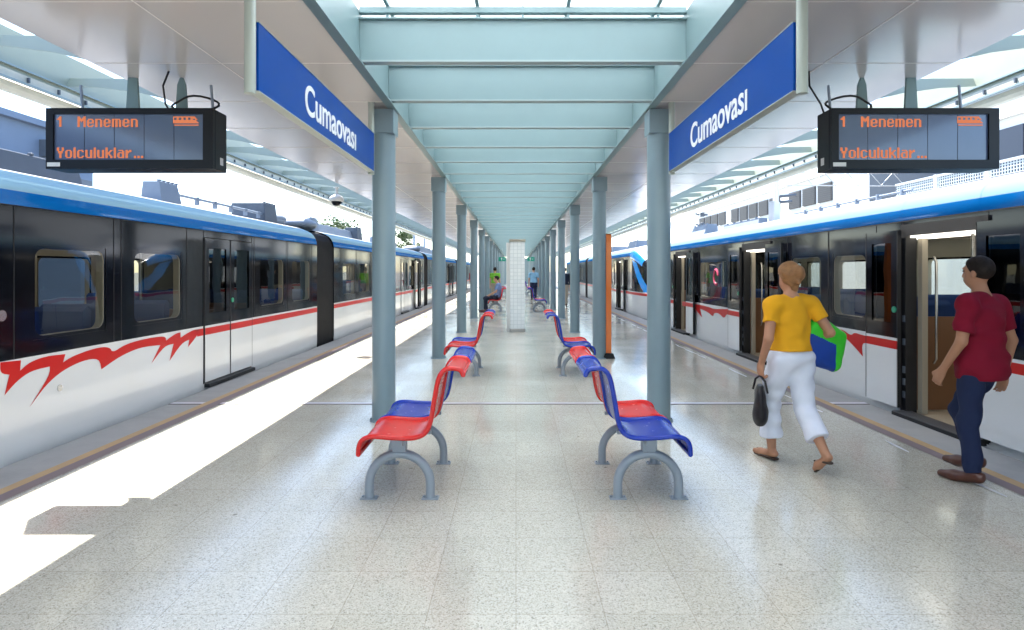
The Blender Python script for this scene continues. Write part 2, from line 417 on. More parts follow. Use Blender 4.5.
# ------------------------------------------------------------------ station name signs
def text_mesh(txt, height, width, depth, name, mat, parent, M4):
    cu = bpy.data.curves.new('lettering', 'FONT'); cu.body = txt; cu.size = 1; cu.extrude = .01; cu.offset = .012
    cu.align_x = 'LEFT'
    o = bpy.data.objects.new('tmp', cu); COL.objects.link(o)
    dg = bpy.context.evaluated_depsgraph_get(); me = bpy.data.meshes.new_from_object(o.evaluated_get(dg))
    bpy.data.objects.remove(o); bpy.data.curves.remove(cu)
    xs = [v.co.x for v in me.vertices]; ys = [v.co.y for v in me.vertices]
    ch = max(ys) - 0.0
    o0 = wloc(parent)
    for v in me.vertices:
        p = Vector(((v.co.x - min(xs)) / (max(xs)-min(xs)) * width, v.co.y / ch * height, (v.co.z/.01+1)*.5*depth))
        v.co = (M4 @ p) - o0
    me.materials.clear(); me.materials.append(M[mat]); me.name = name
    ob = bpy.data.objects.new(name, me); COL.objects.link(ob); ob.parent = parent
    return ob
for sx, lab in ((-1, 'blue station name sign hanging over the left bench row'), (1, 'blue station name sign hanging over the right bench row')):
    xf = AX + sx*1.475; ya, yb = 3.42, 6.20
    s = empty('station_sign', (xf, ya, 2.54), lab, 'sign', 'station name signs under the canopy')
    b = MB(); b.box(xf, xf+sx*.055, ya, yb, 2.546, 2.922); b.build('panel', 'signblue', s)
    b = MB(); b.box(xf-sx*.004, xf+sx*.06, ya, yb, 2.54, 2.546); b.box(xf-sx*.004, xf+sx*.06, ya, yb, 2.922, 2.927); b.build('frame', 'signpole', s)
    for y in (ya, yb):
        b = MB(); b.tube([(xf+sx*.035, y-.028 if y == ya else y+.028, 2.52), (xf+sx*.035, y-.028 if y == ya else y+.028, ZS)], .031, 14); b.build('hanger', 'signpole', s)
    if sx < 0:
        M4 = Matrix(((0,0,1,xf+.0005),(1,0,0,4.17),(0,1,0,2.62),(0,0,0,1)))
    else:
        M4 = Matrix(((0,0,-1,xf-.0005),(-1,0,0,5.42),(0,1,0,2.62),(0,0,0,1)))
    text_mesh('Cumaovas\u0131', .205, 1.32, .004, 'lettering', 'signwhite', s, M4)

# ------------------------------------------------------------------ departure displays (dot-matrix)
GL = {
'1': ["..##..", ".###..", "####..", "..##..", "..##..", "..##..", "..##..", "..##..", "..##.."],
'M': ["##...##", "###.###", "#######", "#######", "##.#.##", "##...##", "##...##", "##...##", "##...##"],
'e': ["......", "......", ".####.", "##..##", "##..##", "######", "##....", "##..##", ".####."],
'n': ["......", "......", "#####.", "##..##", "##..##", "##..##", "##..##", "##..##", "##..##"],
'm': ["........", "........", "#######.", "##.##.##", "##.##.##", "##.##.##", "##.##.##", "##.##.##", "##.##.##"],
'Y': ["##..##", "##..##", "##..##", ".####.", ".####.", "..##..", "..##..", "..##..", "..##.."],
'o': ["......", "......", ".####.", "##..##", "##..##", "##..##", "##..##", "##..##", ".####."],
'l': ["##", "##", "##", "##", "##", "##", "##", "##", "##"],
'c': ["......", "......", ".####.", "##..##", "##....", "##....", "##....", "##..##", ".####."],
'u': ["......", "......", "##..##", "##..##", "##..##", "##..##", "##..##", "##..##", ".#####"],
'k': ["##....", "##....", "##..##", "##.##.", "####..", "####..", "##.##.", "##..##", "##..##"],
'a': ["......", "......", ".####.", "....##", ".#####", "##..##", "##..##", "##..##", ".#####"],
'r': [".....", ".....", "##.##", "#####", "###..", "##...", "##...", "##...", "##..."],
'.': ["..", "..", "..", "..", "..", "..", "..", "##", "##"],
}
ICON = ["###################....", "#..##..##..##..#####...", "#..##..##..##..##..##..", "####################...",
        "#####################..", "######################.", ".......................", ".#####################."]
def led_text(b, txt, x0, z0, p, put):
    x = x0
    for ch in txt:
        g = GL[ch]
        for r, row in enumerate(g):
            for c, k in enumerate(row):
                if k == '#': put(b, x + c*p, z0 - r*p, p)
        x += (len(g[0]) + 1) * p
def display(sx, lab):
    yF, yB = 4.95, 5.19
    xi, xo = (-2.42, -3.755) if sx < 0 else (2.52, 3.86)
    xa, xb = min(xi, xo), max(xi, xo)
    z0, z1 = 2.367, 2.852
    d = empty('departure_display', ((xa+xb)/2, yF, z0), lab, 'display', 'departure displays above the platform')
    b = MB(); fr = .058; fb = .072
    b.box(xa, xb, yF+.035, yB, z0, z1); b.build('casing', 'black', d, bevel=.008)
    b = MB()
    b.box(xa, xb, yF, yF+.034, z0, z0+fb); b.box(xa, xb, yF, yF+.034, z1-fr*.8, z1)
    b.box(xa, xa+fr, yF, yF+.034, z0+fb, z1-fr*.8); b.box(xb-fr*1.4, xb, yF, yF+.034, z0+fb, z1-fr*.8)
    b.build('bezel', 'black', d)
    sa, sb, sz0, sz1 = xa+fr, xb-fr*1.4, z0+fb, z1-fr*.8
    b = MB(); b.box(sa, sb, yF+.018, yF+.03, sz0, sz1); 
    for q in range(1, 5):
        xq = sa + (sb-sa)*q/5; b.box(xq-.0015, xq+.0015, yF+.0165, yF+.02, sz0, sz1, 1)
    sc = b.build('screen', ['screen', 'black'], d)
    p = .0093
    def put(b, x, z, p): b.quad((x, yF+.0155, z), (x+p*.9, yF+.0155, z), (x+p*.9, yF+.0155, z-p*.9), (x, yF+.0155, z-p*.9))
    b = MB(); led_text(b, '1', sa+.02, sz1-.018, p, put)
    b.build('led_text', 'led', d, recalc=False); b = MB(); led_text(b, 'Menemen', sa+.185, sz1-.018, p*1.02, put)
    b.build('led_text', 'led', d, recalc=False); b = MB(); led_text(b, 'Yolculuklar', sa+.02, sz0+.10, p*1.02, put); b.build('led_text', 'led', d, recalc=False); b = MB(); led_text(b, '...', sa+.02+p*1.02*65, sz0+.10, p*1.02, put)
    b.build('led_text', 'led', d, recalc=False); b = MB()
    for r, row in enumerate(ICON):
        for c, k in enumerate(row):
            if k == '#': put(b, sb-.245+c*p, sz1-.018-r*p, p)
    b.build('led_train_symbol', 'led', d, recalc=False)
    b = MB(); b.box(xa+.012, xa+.115, yF-.002, yF+.001, z0+.018, z0+.050); b.build('maker_sticker', 'sticker', d)
    b = MB(); xs = xi - (.003 if sx > 0 else -.003); b.box(xs, xi, yF+.12, yF+.17, z0+.05, z0+.11); b.build('side_sticker', 'sticker', d)
    for q, tz in ((.30, ZS+.16), (.62, ZS)):     # tapered hanging plates
        xc = xo + (xi-xo)*q
        b = MB(); pl = [(-.075, z1-.25), (.075, z1-.25), (.035, tz-.06), (.012, tz), (-.012, tz), (-.035, tz-.06)]
        b.prism(pl, lambda p,r: (xc+p, 5.42, r), lambda p,r: (xc+p, 5.445, r)); b.box(xc-.04, xc+.04, yB-.01, 5.42, 2.62, 2.72); b.build('hanging_plate', 'beam', d)
    b = MB(); cx = xi + (xo-xi)*.18
    b.tube([(cx+.19*math.cos(t*math.pi/12), yF+.2+.03*math.sin(t*.8), z1+.075+.07*math.sin(t*math.pi/12)) for t in range(0, 25)], .009, 6)
    b.tube([(cx-.2, yF+.2, z1), (cx-.24, yF+.18, z1+.08), (cx-.3, yF+.25, z1+.25), (cx-.28, yF+.3, ZS)], .008, 6)
    b.build('cable', 'rubber', d)
    for q in (.12, .93):
        xc = xo + (xi-xo)*q
        b = MB(); b.tube([(xc, yF+.2, z1), (xc-.02, yF+.2, z1+.24)], .011, 6); b.build('conduit', 'equip', d)
    return d
display(-1, 'black dot-matrix departure display beside the left train')
display(1, 'black dot-matrix departure display beside the right train')

# ------------------------------------------------------------------ benches
PROF = [(-.243,.345),(-.24,.39),(-.225,.43),(-.19,.455),(-.13,.463),(-.05,.457),(.05,.452),(.12,.455),(.175,.472),(.212,.51),(.235,.58),(.252,.68),(.27,.78),(.288,.85),(.315,.893),(.35,.91),(.40,.908),(.43,.897),(.445,.868)]
def smooth_prof(P, k=4):
    P = [Vector((a, 0, c)) for a, c in P]; out = []
    for i in range(len(P)-1):
        p0, p1, p2, p3 = P[max(i-1,0)], P[i], P[i+1], P[min(i+2, len(P)-1)]
        for j in range(k):
            t = j/k
            out.append(.5*((2*p1)+(p2-p0)*t+(2*p0-5*p1+4*p2-p3)*t*t+(3*p1-p0-3*p2+p3)*t**3))
    out.append(P[-1]); return out
SP = smooth_prof(PROF)
def make_bench():
    r = empty('platform_bench', (0,0,0))
    for (ya, yb, mat, rim) in ((-.56,-.02,'redseat','redrim'), (.02,.56,'blueseat','bluerim')):
        b = MB(); arc = 0; V = []; A = []
        for i, p in enumerate(SP):
            if i: arc += (p - SP[i-1]).length
            A.append(arc); V.append(p)
        for i in range(len(V)-1):
            q = [(V[i].x, ya, V[i].z), (V[i].x, yb, V[i].z), (V[i+1].x, yb, V[i+1].z), (V[i+1].x, ya, V[i+1].z)]
            b.add(q, [(0,1,2,3)], 0, True, [[(A[i],ya),(A[i],yb),(A[i+1],yb),(A[i+1],ya)]])
        me = b.build('seat_shell', mat, r)
        bm = bmesh.new(); bm.from_mesh(me.data); bmesh.ops.remove_doubles(bm, verts=bm.verts, dist=1e-5); bmesh.ops.recalc_face_normals(bm, faces=bm.faces); bm.to_mesh(me.data); bm.free()
        b = MB()
        for y in (ya+.012, yb-.012): b.tube([(p.x, y, p.z) for p in SP], .0165, 8)
        b.tube([(SP[0].x, ya+.012, SP[0].z), (SP[0].x, yb-.012, SP[0].z)], .0165, 8); b.tube([(SP[-1].x, ya+.012, SP[-1].z), (SP[-1].x, yb-.012, SP[-1].z)], .0165, 8)
        b.build('rim', rim, me)
    for y in (-.385, .385):
        b = MB(); ra = .208; zc = .10
        path = [(-ra, y, .008), (-ra, y, zc)] + [(-ra*math.cos(t), y, zc + .205*math.sin(t)) for t in [k*math.pi/16 for k in range(1,16)]] + [(ra, y, zc), (ra, y, .008)]
        b.tube(path, .031, 14); lg = b.build('leg', 'benchgrey', r)
        for x in (-ra, ra):
            b = MB(); b.box(x-.058, x+.058, y-.036, y+.036, 0, .008)
            for q in (-.045, .045): b.lathe([(.008,.008),(.008,.020)], (x+q, y, 0), 6, 0, False)
            b.build('base_plate', 'benchgrey', lg, bevel=.003)
        b = MB(); b.box(-.045, .045, y-.035, y+.035, .325, .43); b.build('bracket', 'benchgrey', r, bevel=.004)
    b = MB(); b.box(-.035, .035, -.5, .5, .385, .432); b.box(-.2, .2, -.31, -.27, .415, .440); b.box(-.2, .2, .27, .31, .415, .440)
    b.build('support_beam', 'benchgrey', r)
    return r
proto = make_bench(); first = True
for i, y in enumerate([4.615, 9.54, 23.75, 38.2, 43.0]):
    for sx, nm in ((-1, 'left'), (1, 'right')):
        o = proto if first else copy_tree(proto); first = False
        o.location = (AX + sx*.847, y, 0)
        if sx > 0: o.rotation_euler = (0, 0, math.pi)
        nr = 'red seat nearest' if sx < 0 else 'blue seat nearest'
        tag(o, f'two-seat bench with the {nr}, {ORD[i]} from the camera in the {nm} row' if i != 2 or sx > 0 else 'two-seat bench with the man in a blue shirt sitting on it', 'bench', 'red and blue benches on the platform')

# ------------------------------------------------------------------ tiled pillar, orange post, camera dome, exit signs
p = empty('tiled_pillar', (.035, 15.75, 0), 'slim white tiled pillar standing in the middle of the platform', 'pillar')
b = MB(); b.box(.035-.19, .035+.19, 15.75, 16.1, .0, 2.30); b.build('shaft', 'tile', p)
b = MB(); b.box(-.25, -.157, 15.95, 16.2, .0, 2.28); b.build('side_panel', 'wallwhite', p)
b = MB(); b.box(.035-.21, .035+.21, 15.72, 16.13, 2.301, 2.36); b.build('cap', 'intbeige', p, bevel=.006)
b = MB(); b.box(.035-.2, .035+.2, 15.735, 16.11, .0, .08); b.build('plinth', 'edge', p)

p = empty('orange_post', (1.645, 11.05, 0), 'tall orange post with a black foot beside a right column', 'post')
b = MB(); b.box(1.645-.05, 1.645+.05, 11.05-.05, 11.05+.05, .09, 2.2); b.build('shaft', 'orange', p, bevel=.012)
b = MB(); b.prism([(-.11,0),(.11,0),(.075,.09),(-.075,.09)], lambda a,c: (1.645+a, 11.05-.1, c), lambda a,c: (1.645+a, 11.05+.1, c)); b.build('foot', 'rubber', p, bevel=.006)
b = MB(); b.box(1.645-.045, 1.645+.045, 11.05-.045, 11.05+.045, 2.2, 2.215); b.build('cap', 'rubber', p)

p = empty('dome_camera', (-3.62, 12.5, ZS), 'white dome camera hanging from the left soffit edge', 'camera')
b = MB(); b.lathe([(.03,0),(.03,-.16)], (-3.62, 12.5, ZS), 12); b.lathe([(.06,0),(.06,-.012)], (-3.62, 12.5, ZS-.001), 12); b.build('stem', 'domewhite', p)
b = MB(); b.lathe([(.05,-.15),(.12,-.19),(.145,-.24),(.14,-.28),(.11,-.29)], (-3.62, 12.5, ZS), 20); b.build('housing', 'domewhite', p)
b = MB(); b.lathe([(.1,-.29),(.092,-.33),(.06,-.365),(.02,-.378)], (-3.62, 12.5, ZS), 20); b.build('dome', 'black', p)
for sx, x, lab in ((-1, -1.0, 'small green exit sign hanging left of the tiled pillar'), (1, 1.08, 'small green exit sign hanging right of the tiled pillar')):
    p = empty('exit_sign', (x, 45, 2.3), lab, 'sign', 'green exit signs')
    b = MB(); b.box(x-.26, x+.26, 45, 45.05, 2.26, 2.56); b.build('panel', 'exitgreen', p)
    b = MB(); b.box(x-.06, x-.02, 44.99, 45.0, 2.32, 2.42); b.box(x-.10, x+.0, 44.99, 45.0, 2.42, 2.46); b.lathe([(.03,0),(.03,.05)], (x-.04,44.995,2.47), 8)
    b.box(x+.06, x+.18, 44.99, 45.0, 2.40, 2.43); b.build('pictogram', 'signwhite', p)
    b = MB(); b.tube([(x, 45.025, 2.56), (x, 45.025, ZS)], .015, 6); b.build('rod', 'signpole', p)

# ------------------------------------------------------------------ trains
# (d, z) across a car, d = depth from the platform-facing side
TOPP = [(0,2.09),(.012,2.16),(.035,2.22),(.065,2.275),(.115,2.33),(.19,2.375),(.30,2.42),(.45,2.462),(.8,2.525),(1.47,2.56)]
def rounded_rect(a0, a1, c0, c1, r, n=4):
    pts = []
    for (cx, cz, st) in ((a1-r, c1-r, 0), (a0+r, c1-r, 90), (a0+r, c0+r, 180), (a1-r, c0+r, 270)):
        for k in range(n+1):
            an = R(st + 90*k/n); pts.append((cx + r*math.cos(an), cz + r*math.sin(an)))
    return pts
def wall_grid(b, holes, y0, y1, zs, P, mat_of):
    """vertical side sheet with rectangular holes"""
    ys = sorted({y0, y1, *[h[0] for h in holes], *[h[1] for h in holes]}); ys = [y for y in ys if y0 <= y <= y1]
    zz = sorted({*zs, *[h[2] for h in holes], *[h[3] for h in holes]})
    for i in range(len(ys)-1):
        for k in range(len(zz)-1):
            yc, zc = (ys[i]+ys[i+1])/2, (zz[k]+zz[k+1])/2
            if any(h[0] < yc < h[1] and h[2] < zc < h[3] for h in holes): continue
            b.quad(P(ys[i], zz[k]), P(ys[i+1], zz[k]), P(ys[i+1], zz[k+1]), P(ys[i], zz[k+1]), mat_of(zc))
def side_d(z):
    if z >= .12: return 0.0
    return (.12 - z)**1.5 * .12
ZB = .82      # bottom edge of the dark band
def car(name, label, side, Xs, y0, y1, doors, windows, graffiti=(), stripe=None, group=None, detail=True, stripe_gaps=()):
    X = lambda d: side*(Xs + d)
    W = 2.94
    t = empty(name, (X(W/2), y0, -1.15), label, 'train car', group)
    # --- outer shell
    b = MB(); holes = []
    WZ = (.955, 1.775)
    for (ya, yb, op) in doors: holes.append((ya, yb, .0, 2.0) if op else (ya, yb, .05, 2.0))
    holes += [(ya, yb, *WZ) for ya, yb in windows]
    zs = [-.75, -.45, -.2, -.06, .02, .12, ZB, 2.09]
    mo = lambda z: 3 if z < -.06 else (0 if z < ZB else 1)
    wall_grid(b, holes, y0, y1, zs, lambda y, z: (X(side_d(z)), y, z), mo)
    fwin = []; q_ = y0 + .5
    while q_ < y1 - 1.5: fwin.append((q_, q_+1.15)); q_ += 1.45
    fh = [(ya, yb, *WZ) for ya, yb in fwin]
    wall_grid(b, fh, y0, y1, zs, lambda y, z: (X(W - side_d(z)), y, z), mo)
    full = TOPP + [(W-d, z) for d, z in reversed(TOPP[:-1])]
    for i in range(len(full)-1):
        (da, za), (db, zb) = full[i], full[i+1]
        zm = max(za, zb); mt = 2 if zm < 2.25 else (4 if zm < 2.43 else 5)
        b.add([(X(da), y0, za), (X(da), y1, za), (X(db), y1, zb), (X(db), y0, zb)], [(0,1,2,3)], mt, True)
    ends = [(side_d(z), z) for z in (-.75, -.2, .12)] + full + [(W-side_d(z), z) for z in (.12, -.2, -.75)]
    for y in (y0, y1):
        b.add([(X(d), y, z) for d, z in ends], [tuple(range(len(ends)))], 1)
    body = b.build('body', ['twhite', 'tblack', 'tblue', 'tskirt', 'tsheen', 'troof'], t, recalc=False)
    bm = bmesh.new(); bm.from_mesh(body.data); bmesh.ops.remove_doubles(bm, verts=bm.verts, dist=1e-4); bm.to_mesh(body.data); bm.free()
    # --- painted red line
    e = -.003
    Q = lambda y, z, o=e: (X(o), y, z)
    y_s = stripe[0] if stripe else y0; y_e = stripe[1] if stripe else y1
    cuts = sorted([(d[0]-(.65 if d[2] else .0), d[1]+(.65 if d[2] else .0)) for d in doors] + list(stripe_gaps))
    a = y_s
    for ca, cb in cuts + [(y_e, y_e)]:
        if ca > a and a < y_e: b = MB(); b.quad(Q(a,.698), Q(min(ca,y_e),.698), Q(min(ca,y_e),.79), Q(a,.79)); b.build('red_stripe', 'tred', t)
        a = max(a, cb)
    for g in graffiti:
        tri = tessellate_polygon([[Vector((p[0], p[1], 0)) for p in g]])
        b = MB(); b.add([Q(p[0], p[1]) for p in g], [tuple(k) for k in tri]); b.build('brush_stroke', 'tred', t)
    # --- interior
    b = MB()
    b.box(X(.06), X(W-.06), y0+.05, y1-.05, -.02, .02, 0)
    b.box(X(.06), X(W-.06), y0+.05, y1-.05, 2.08, 2.10, 1)
    il = b.build('interior', ['intfloor', 'intbeige'], t)
    # lining of both walls
    b = MB()
    wall_grid(b, [(h[0]-.02 if h[3] == 2.0 else h[0], h[1]+.02 if h[3] == 2.0 else h[1], h[2]-.06 if h[3] == 2.0 else h[2], h[3]) for h in holes], y0+.05, y1-.05, [.02, .9, 2.08], lambda y, z: (X(.09), y, z), lambda z: 1 if z < .9 else 0)
    wall_grid(b, fh, y0+.05, y1-.05, [.02, .9, 2.08], lambda y, z: (X(W-.09), y, z), lambda z: 1 if z < .9 else 0)
    b.build('lining', ['intbeige', 'intwood'], il, recalc=False)
    b = MB()
    for d in (.75, 2.2): b.box(X(d-.06), X(d+.06), y0+.4, y1-.4, 2.055, 2.078)
    b.build('ceiling_light', 'intlight', il)
    if detail:
        for (ya, yb, op) in doors:              # draught screens and grab poles by every doorway
            for ye in (ya-.06, yb+.04):
                if not (y0+.1 < ye < y1-.1): continue
                b = MB(); b.box(X(.10), X(.78), ye, ye+.03, .03, 1.05, 1); b.box(X(.10), X(.78), ye+.01, ye+.018, 1.05, 1.9, 2)
                b.tube([(X(.80), ye+.015, .03), (X(.80), ye+.015, 2.07)], .018, 8, 0)
                b.build('draught_screen', ['steel', 'intwood', 'cglass'], il)
            b = MB(); b.tube([(X(1.45), (ya+yb)/2, .02), (X(1.45), (ya+yb)/2, 2.08)], .02, 8); b.build('grab_pole', 'steel', il)
        ysd = [w_ for w_ in windows]
        for (ya, yb) in ysd:                    # seat pairs beside each window
            for d0 in (.14, W-1.02):
                for yy in ((ya+.05, -1), (yb-.2, 1)):
                    b = MB(); yk, sg = yy
                    b.box(X(d0), X(d0+.88), yk, yk+.42 if sg < 0 else yk-.27, .36, .48)
                    b.prism([(0,.45),(.12,.45),(.08,1.15),(.02,1.2),(-.04,1.15)], lambda p,q: (X(d0), yk+(p if sg < 0 else .15-p), q), lambda p,q: (X(d0+.88), yk+(p if sg < 0 else .15-p), q))
                    b.box(X(d0+.1), X(d0+.78), yk+.03, yk+.12, .02, .36)
                    b.build('seat', 'seatcloth', il, bevel=.02)
    # --- windows
    for dd, sg, ya, yb in [(0., 1, a_, c_) for a_, c_ in windows] + ([(W, -1, a_, c_) for a_, c_ in fwin] if detail else []):
        if True:
            b = MB(); rr = rounded_rect(ya+.03, yb-.03, WZ[0]+.03, WZ[1]-.03, .09)
            n = len(rr); out = []
            for (py, pz) in rr:
                oy = ya if py < ya+.12+.001 else yb if py > yb-.12-.001 else py; oz = WZ[0] if pz < WZ[0]+.12+.001 else WZ[1] if pz > WZ[1]-.12-.001 else pz
                cy, cz = (ya+yb)/2, (WZ[0]+WZ[1])/2
                dy, dz = py-cy, pz-cz; k = min(((yb-ya)/2)/max(abs(dy),1e-6), ((WZ[1]-WZ[0])/2)/max(abs(dz),1e-6))
                out.append((cy+dy*k, cz+dz*k))
            V = [(X(dd+sg*.004), *p_) for p_ in rr] + [(X(dd+sg*.004), *p_) for p_ in out] + [(X(dd+sg*.085), *p_) for p_ in rr]
            b.add(V, [(i, (i+1)%n, n+(i+1)%n, n+i) for i in range(n)], 0)
            b.add(V, [(i, (i+1)%n, 2*n+(i+1)%n, 2*n+i) for i in range(n)], 1)
            # corner fill
            for (cy, cz) in ((ya,WZ[0]),(yb,WZ[0]),(ya,WZ[1]),(yb,WZ[1])):
                near = sorted(range(n), key=lambda i: (out[i][0]-cy)**2+(out[i][1]-cz)**2)[:6]
                a_ = [out[i] for i in near if abs(out[i][0]-cy) < 1e-5]; c_ = [out[i] for i in near if abs(out[i][1]-cz) < 1e-5]
                if a_ and c_:
                    A_ = min(a_, key=lambda p_: abs(p_[1]-cz)); C_ = min(c_, key=lambda p_: abs(p_[0]-cy))
                    b.add([(X(dd+sg*.004), cy, cz), (X(dd+sg*.004), *A_), (X(dd+sg*.004), *C_)], [(0,1,2)], 0)
            wn = b.build('window', ['tblack', 'intbeige'], t, recalc=False)
            b = MB(); b.add([(X(dd+sg*.012), *p_) for p_ in rr], [tuple(range(n))]); b.build('pane', 'wglass', wn)
    # --- doors
    for (ya, yb, op) in doors:
        wd = (yb-ya)/2; ym = (ya+yb)/2
        for sg in (-1, 1):
            if op:
                la, lb = (ya-wd+.04, ya+.04) if sg < 0 else (yb-.04, yb+wd-.04); o0 = -.085
            else:
                la, lb = (ya+.008, ym-.006) if sg < 0 else (ym+.006, yb-.008); o0 = -.012
            b = MB(); o1 = o0 + .04
            wg = (la+.12, lb-.12, .98, 1.86)
            wall_grid(b, [wg], la, lb, [.07, .698, .79, ZB, 1.99], lambda y, z: (X(o0), y, z), lambda z: 3 if .698 < z < .79 else 0 if z < ZB else 1)
            wall_grid(b, [wg], la, lb, [.07, ZB, 1.99], lambda y, z: (X(o1), y, z), lambda z: 1)
            for (p0, p1) in (((la,.07),(la,1.99)), ((lb,.07),(lb,1.99)), ((la,.07),(lb,.07)), ((la,1.99),(lb,1.99))):
                b.quad((X(o0),*p0), (X(o1),*p0), (X(o1),*p1), (X(o0),*p1), 2)
            rb = [(la,la+.012),(lb-.012,lb)]
            for (q0, q1) in rb: b.quad((X(o0-.002),q0,.07),(X(o0-.002),q1,.07),(X(o0-.002),q1,1.99),(X(o0-.002),q0,1.99), 2)
            lf = b.build('door', ['twhite', 'tblack', 'rubber', 'tred'], t, recalc=False)
            b = MB(); b.quad((X(o0+.012),wg[0],wg[2]),(X(o0+.012),wg[1],wg[2]),(X(o0+.012),wg[1],wg[3]),(X(o0+.012),wg[0],wg[3])); b.build('door_glass', 'dglass', lf)
            if detail and sg > 0:
                yk = la+.055 if not op else la+.055
                b = MB()
                b.tube([(X(o0-.012), yk, 1.13), (X(o0+.005), yk, 1.13)], .035, 14); b.build('door_button', 'button', lf)
        b = MB()
        if op:    # dark door gear round the opening
            b.box(X(-.02), X(.10), ya-.02, ya+.075, .02, 2.05); b.box(X(-.02), X(.10), yb-.075, yb+.02, .02, 2.05); b.box(X(-.02), X(.10), ya+.075, yb-.075, 1.93, 2.05)
            for zz in (.18, .32, .45, .75, 1.0):
                b.box(X(-.03), X(.0), yb-.07, yb-.03, zz, zz+.07, 1)
            b.box(X(.11), X(.17), yb-.15, yb-.076, .03, 1.9, 2); b.box(X(.11), X(.17), ya+.076, ya+.15, .03, 1.9, 2)
            b.build('door_frame', ['rubber', 'equipdark', 'intbeige'], t)
            b = MB(); b.box(X(.03), X(.16), ya+.075, yb-.075, 1.908, 1.928); b.build('lintel_light', 'intlight', t)
            b = MB(); b.tube([(X(.32), yb-.02, .55),(X(.32), yb-.06, .60),(X(.32), yb-.06, 1.65),(X(.32), yb-.02, 1.70)], .014, 8); b.build('grab_handle', 'steel', t)
        b = MB(); b.box(X(-.145 if op else -.07), X(.03), ya+.03, yb-.03, -.02 if op else .0, .035 if op else .045); b.build('door_step', 'rubber', t)
        b = MB(); b.box(X(-.14 if op else -.06), X(.05), ya+.035, yb-.035, .0355 if op else .0455, .042 if op else .05); b.build('tread_plate', 'sill', t)
    # --- panel joints of the dark band
    b = MB()
    yy = set()
    for (ya, yb, op) in doors:
        for q in (ya, yb): yy.add(q)
    for ya, yb in windows: yy.add(ya-.2); yy.add(yb+.12)
    for q in sorted(yy):
        if y0+.1 < q < y1-.1: b.box(X(-.0035), X(.002), q-.004, q+.004, ZB if q not in [d[0] for d in doors] else .05, 2.09)
    b.box(X(-.003), X(.002), y0, y1, 2.083, 2.095)
    b.build('panel_joint', 'rubber', t)
    return t, X
def bellows(t, X, y0, y1):
    b = MB(); n = 7; prof = [(.02,-.6)] + TOPP[:-2]
    prof = [(.03,-.6),(.02,.1),(.02,2.05),(.06,2.2),(.15,2.33),(.35,2.41),(1.47,2.46)]; prof = prof + [(2.94-d, z) for d, z in reversed(prof[:-1])]
    for k in range(2*n):
        ya = y0 + (y1-y0)*k/(2*n); yb = y0 + (y1-y0)*(k+1)/(2*n); o0 = .04*(k % 2); o1 = .04*((k+1) % 2)
        for i in range(len(prof)-1):
            (da, za), (db, zb) = prof[i], prof[i+1]
            f = lambda d, o: d + (o if d < 1.47 else -o)
            b.quad((X(f(da,o0)), ya, za-o0*.5), (X(f(db,o0)), ya, zb-o0*.5), (X(f(db,o1)), yb, zb-o1*.5), (X(f(da,o1)), yb, za-o1*.5))
    b.build('gangway_bellows', 'bellow', t, recalc=False)
def roof_box(t, X, d0, d1, y0, y1, z0, z1, taper=.12, mat='equip', name='roof_unit'):
    b = MB(); n = 5
    V = [(X(d0),y0,z0),(X(d1),y0,z0),(X(d1),y1,z0),(X(d0),y1,z0),(X(d0+taper),y0+taper*.6,z1),(X(d1-taper*.3),y0+taper*.6,z1),(X(d1-taper*.3),y1-taper*.6,z1),(X(d0+taper),y1-taper*.6,z1)]
    b.add(V, [(0,3,2,1),(4,5,6,7),(0,1,5,4),(1,2,6,5),(2,3,7,6),(3,0,4,7)])
    for k in range(n):   # ribs / lids
        yk = y0 + (y1-y0)*(k+.5)/n
        b.box(X(d0+taper-.01), X(d0+taper+.04), yk-.02, yk+.02, z1-.001, z1+.025)
    return b.build(name, mat, t, bevel=.01)
def roof_pod(t, X, d, y, z, rd, ry, rz):
    b = MB(); prof = [(math.cos(a), math.sin(a)) for a in [R(-60+ k*15) for k in range(11)]]
    n = 20; V = []; Fc = []
    for r_, z_ in prof:
        for k in range(n):
            an = 2*math.pi*k/n; V.append((X(d) + rd*r_*math.cos(an), y + ry*r_*math.sin(an), z + rz*z_))
    for i in range(len(prof)-1):
        for k in range(n): Fc.append((i*n+k, i*n+(k+1)%n, (i+1)*n+(k+1)%n, (i+1)*n+k))
    b.add(V, Fc, 0, True); b.add(V[:n], [tuple(range(n))]); return b.build('roof_pod', 'equip', t)
def roof_pipe(t, X, d, y0, y1, z, r=.022):
    b = MB(); b.tube([(X(d), y0, z), (X(d), (y0+y1)/2, z+.004), (X(d), y1, z)], r, 8, 0)
    y = y0 + .2
    while y < y1:
        b.box(X(d-.03), X(d+.03), y-.02, y+.02, z-.09, z+.03); y += .55
    b.build('roof_conduit', 'equip', t)

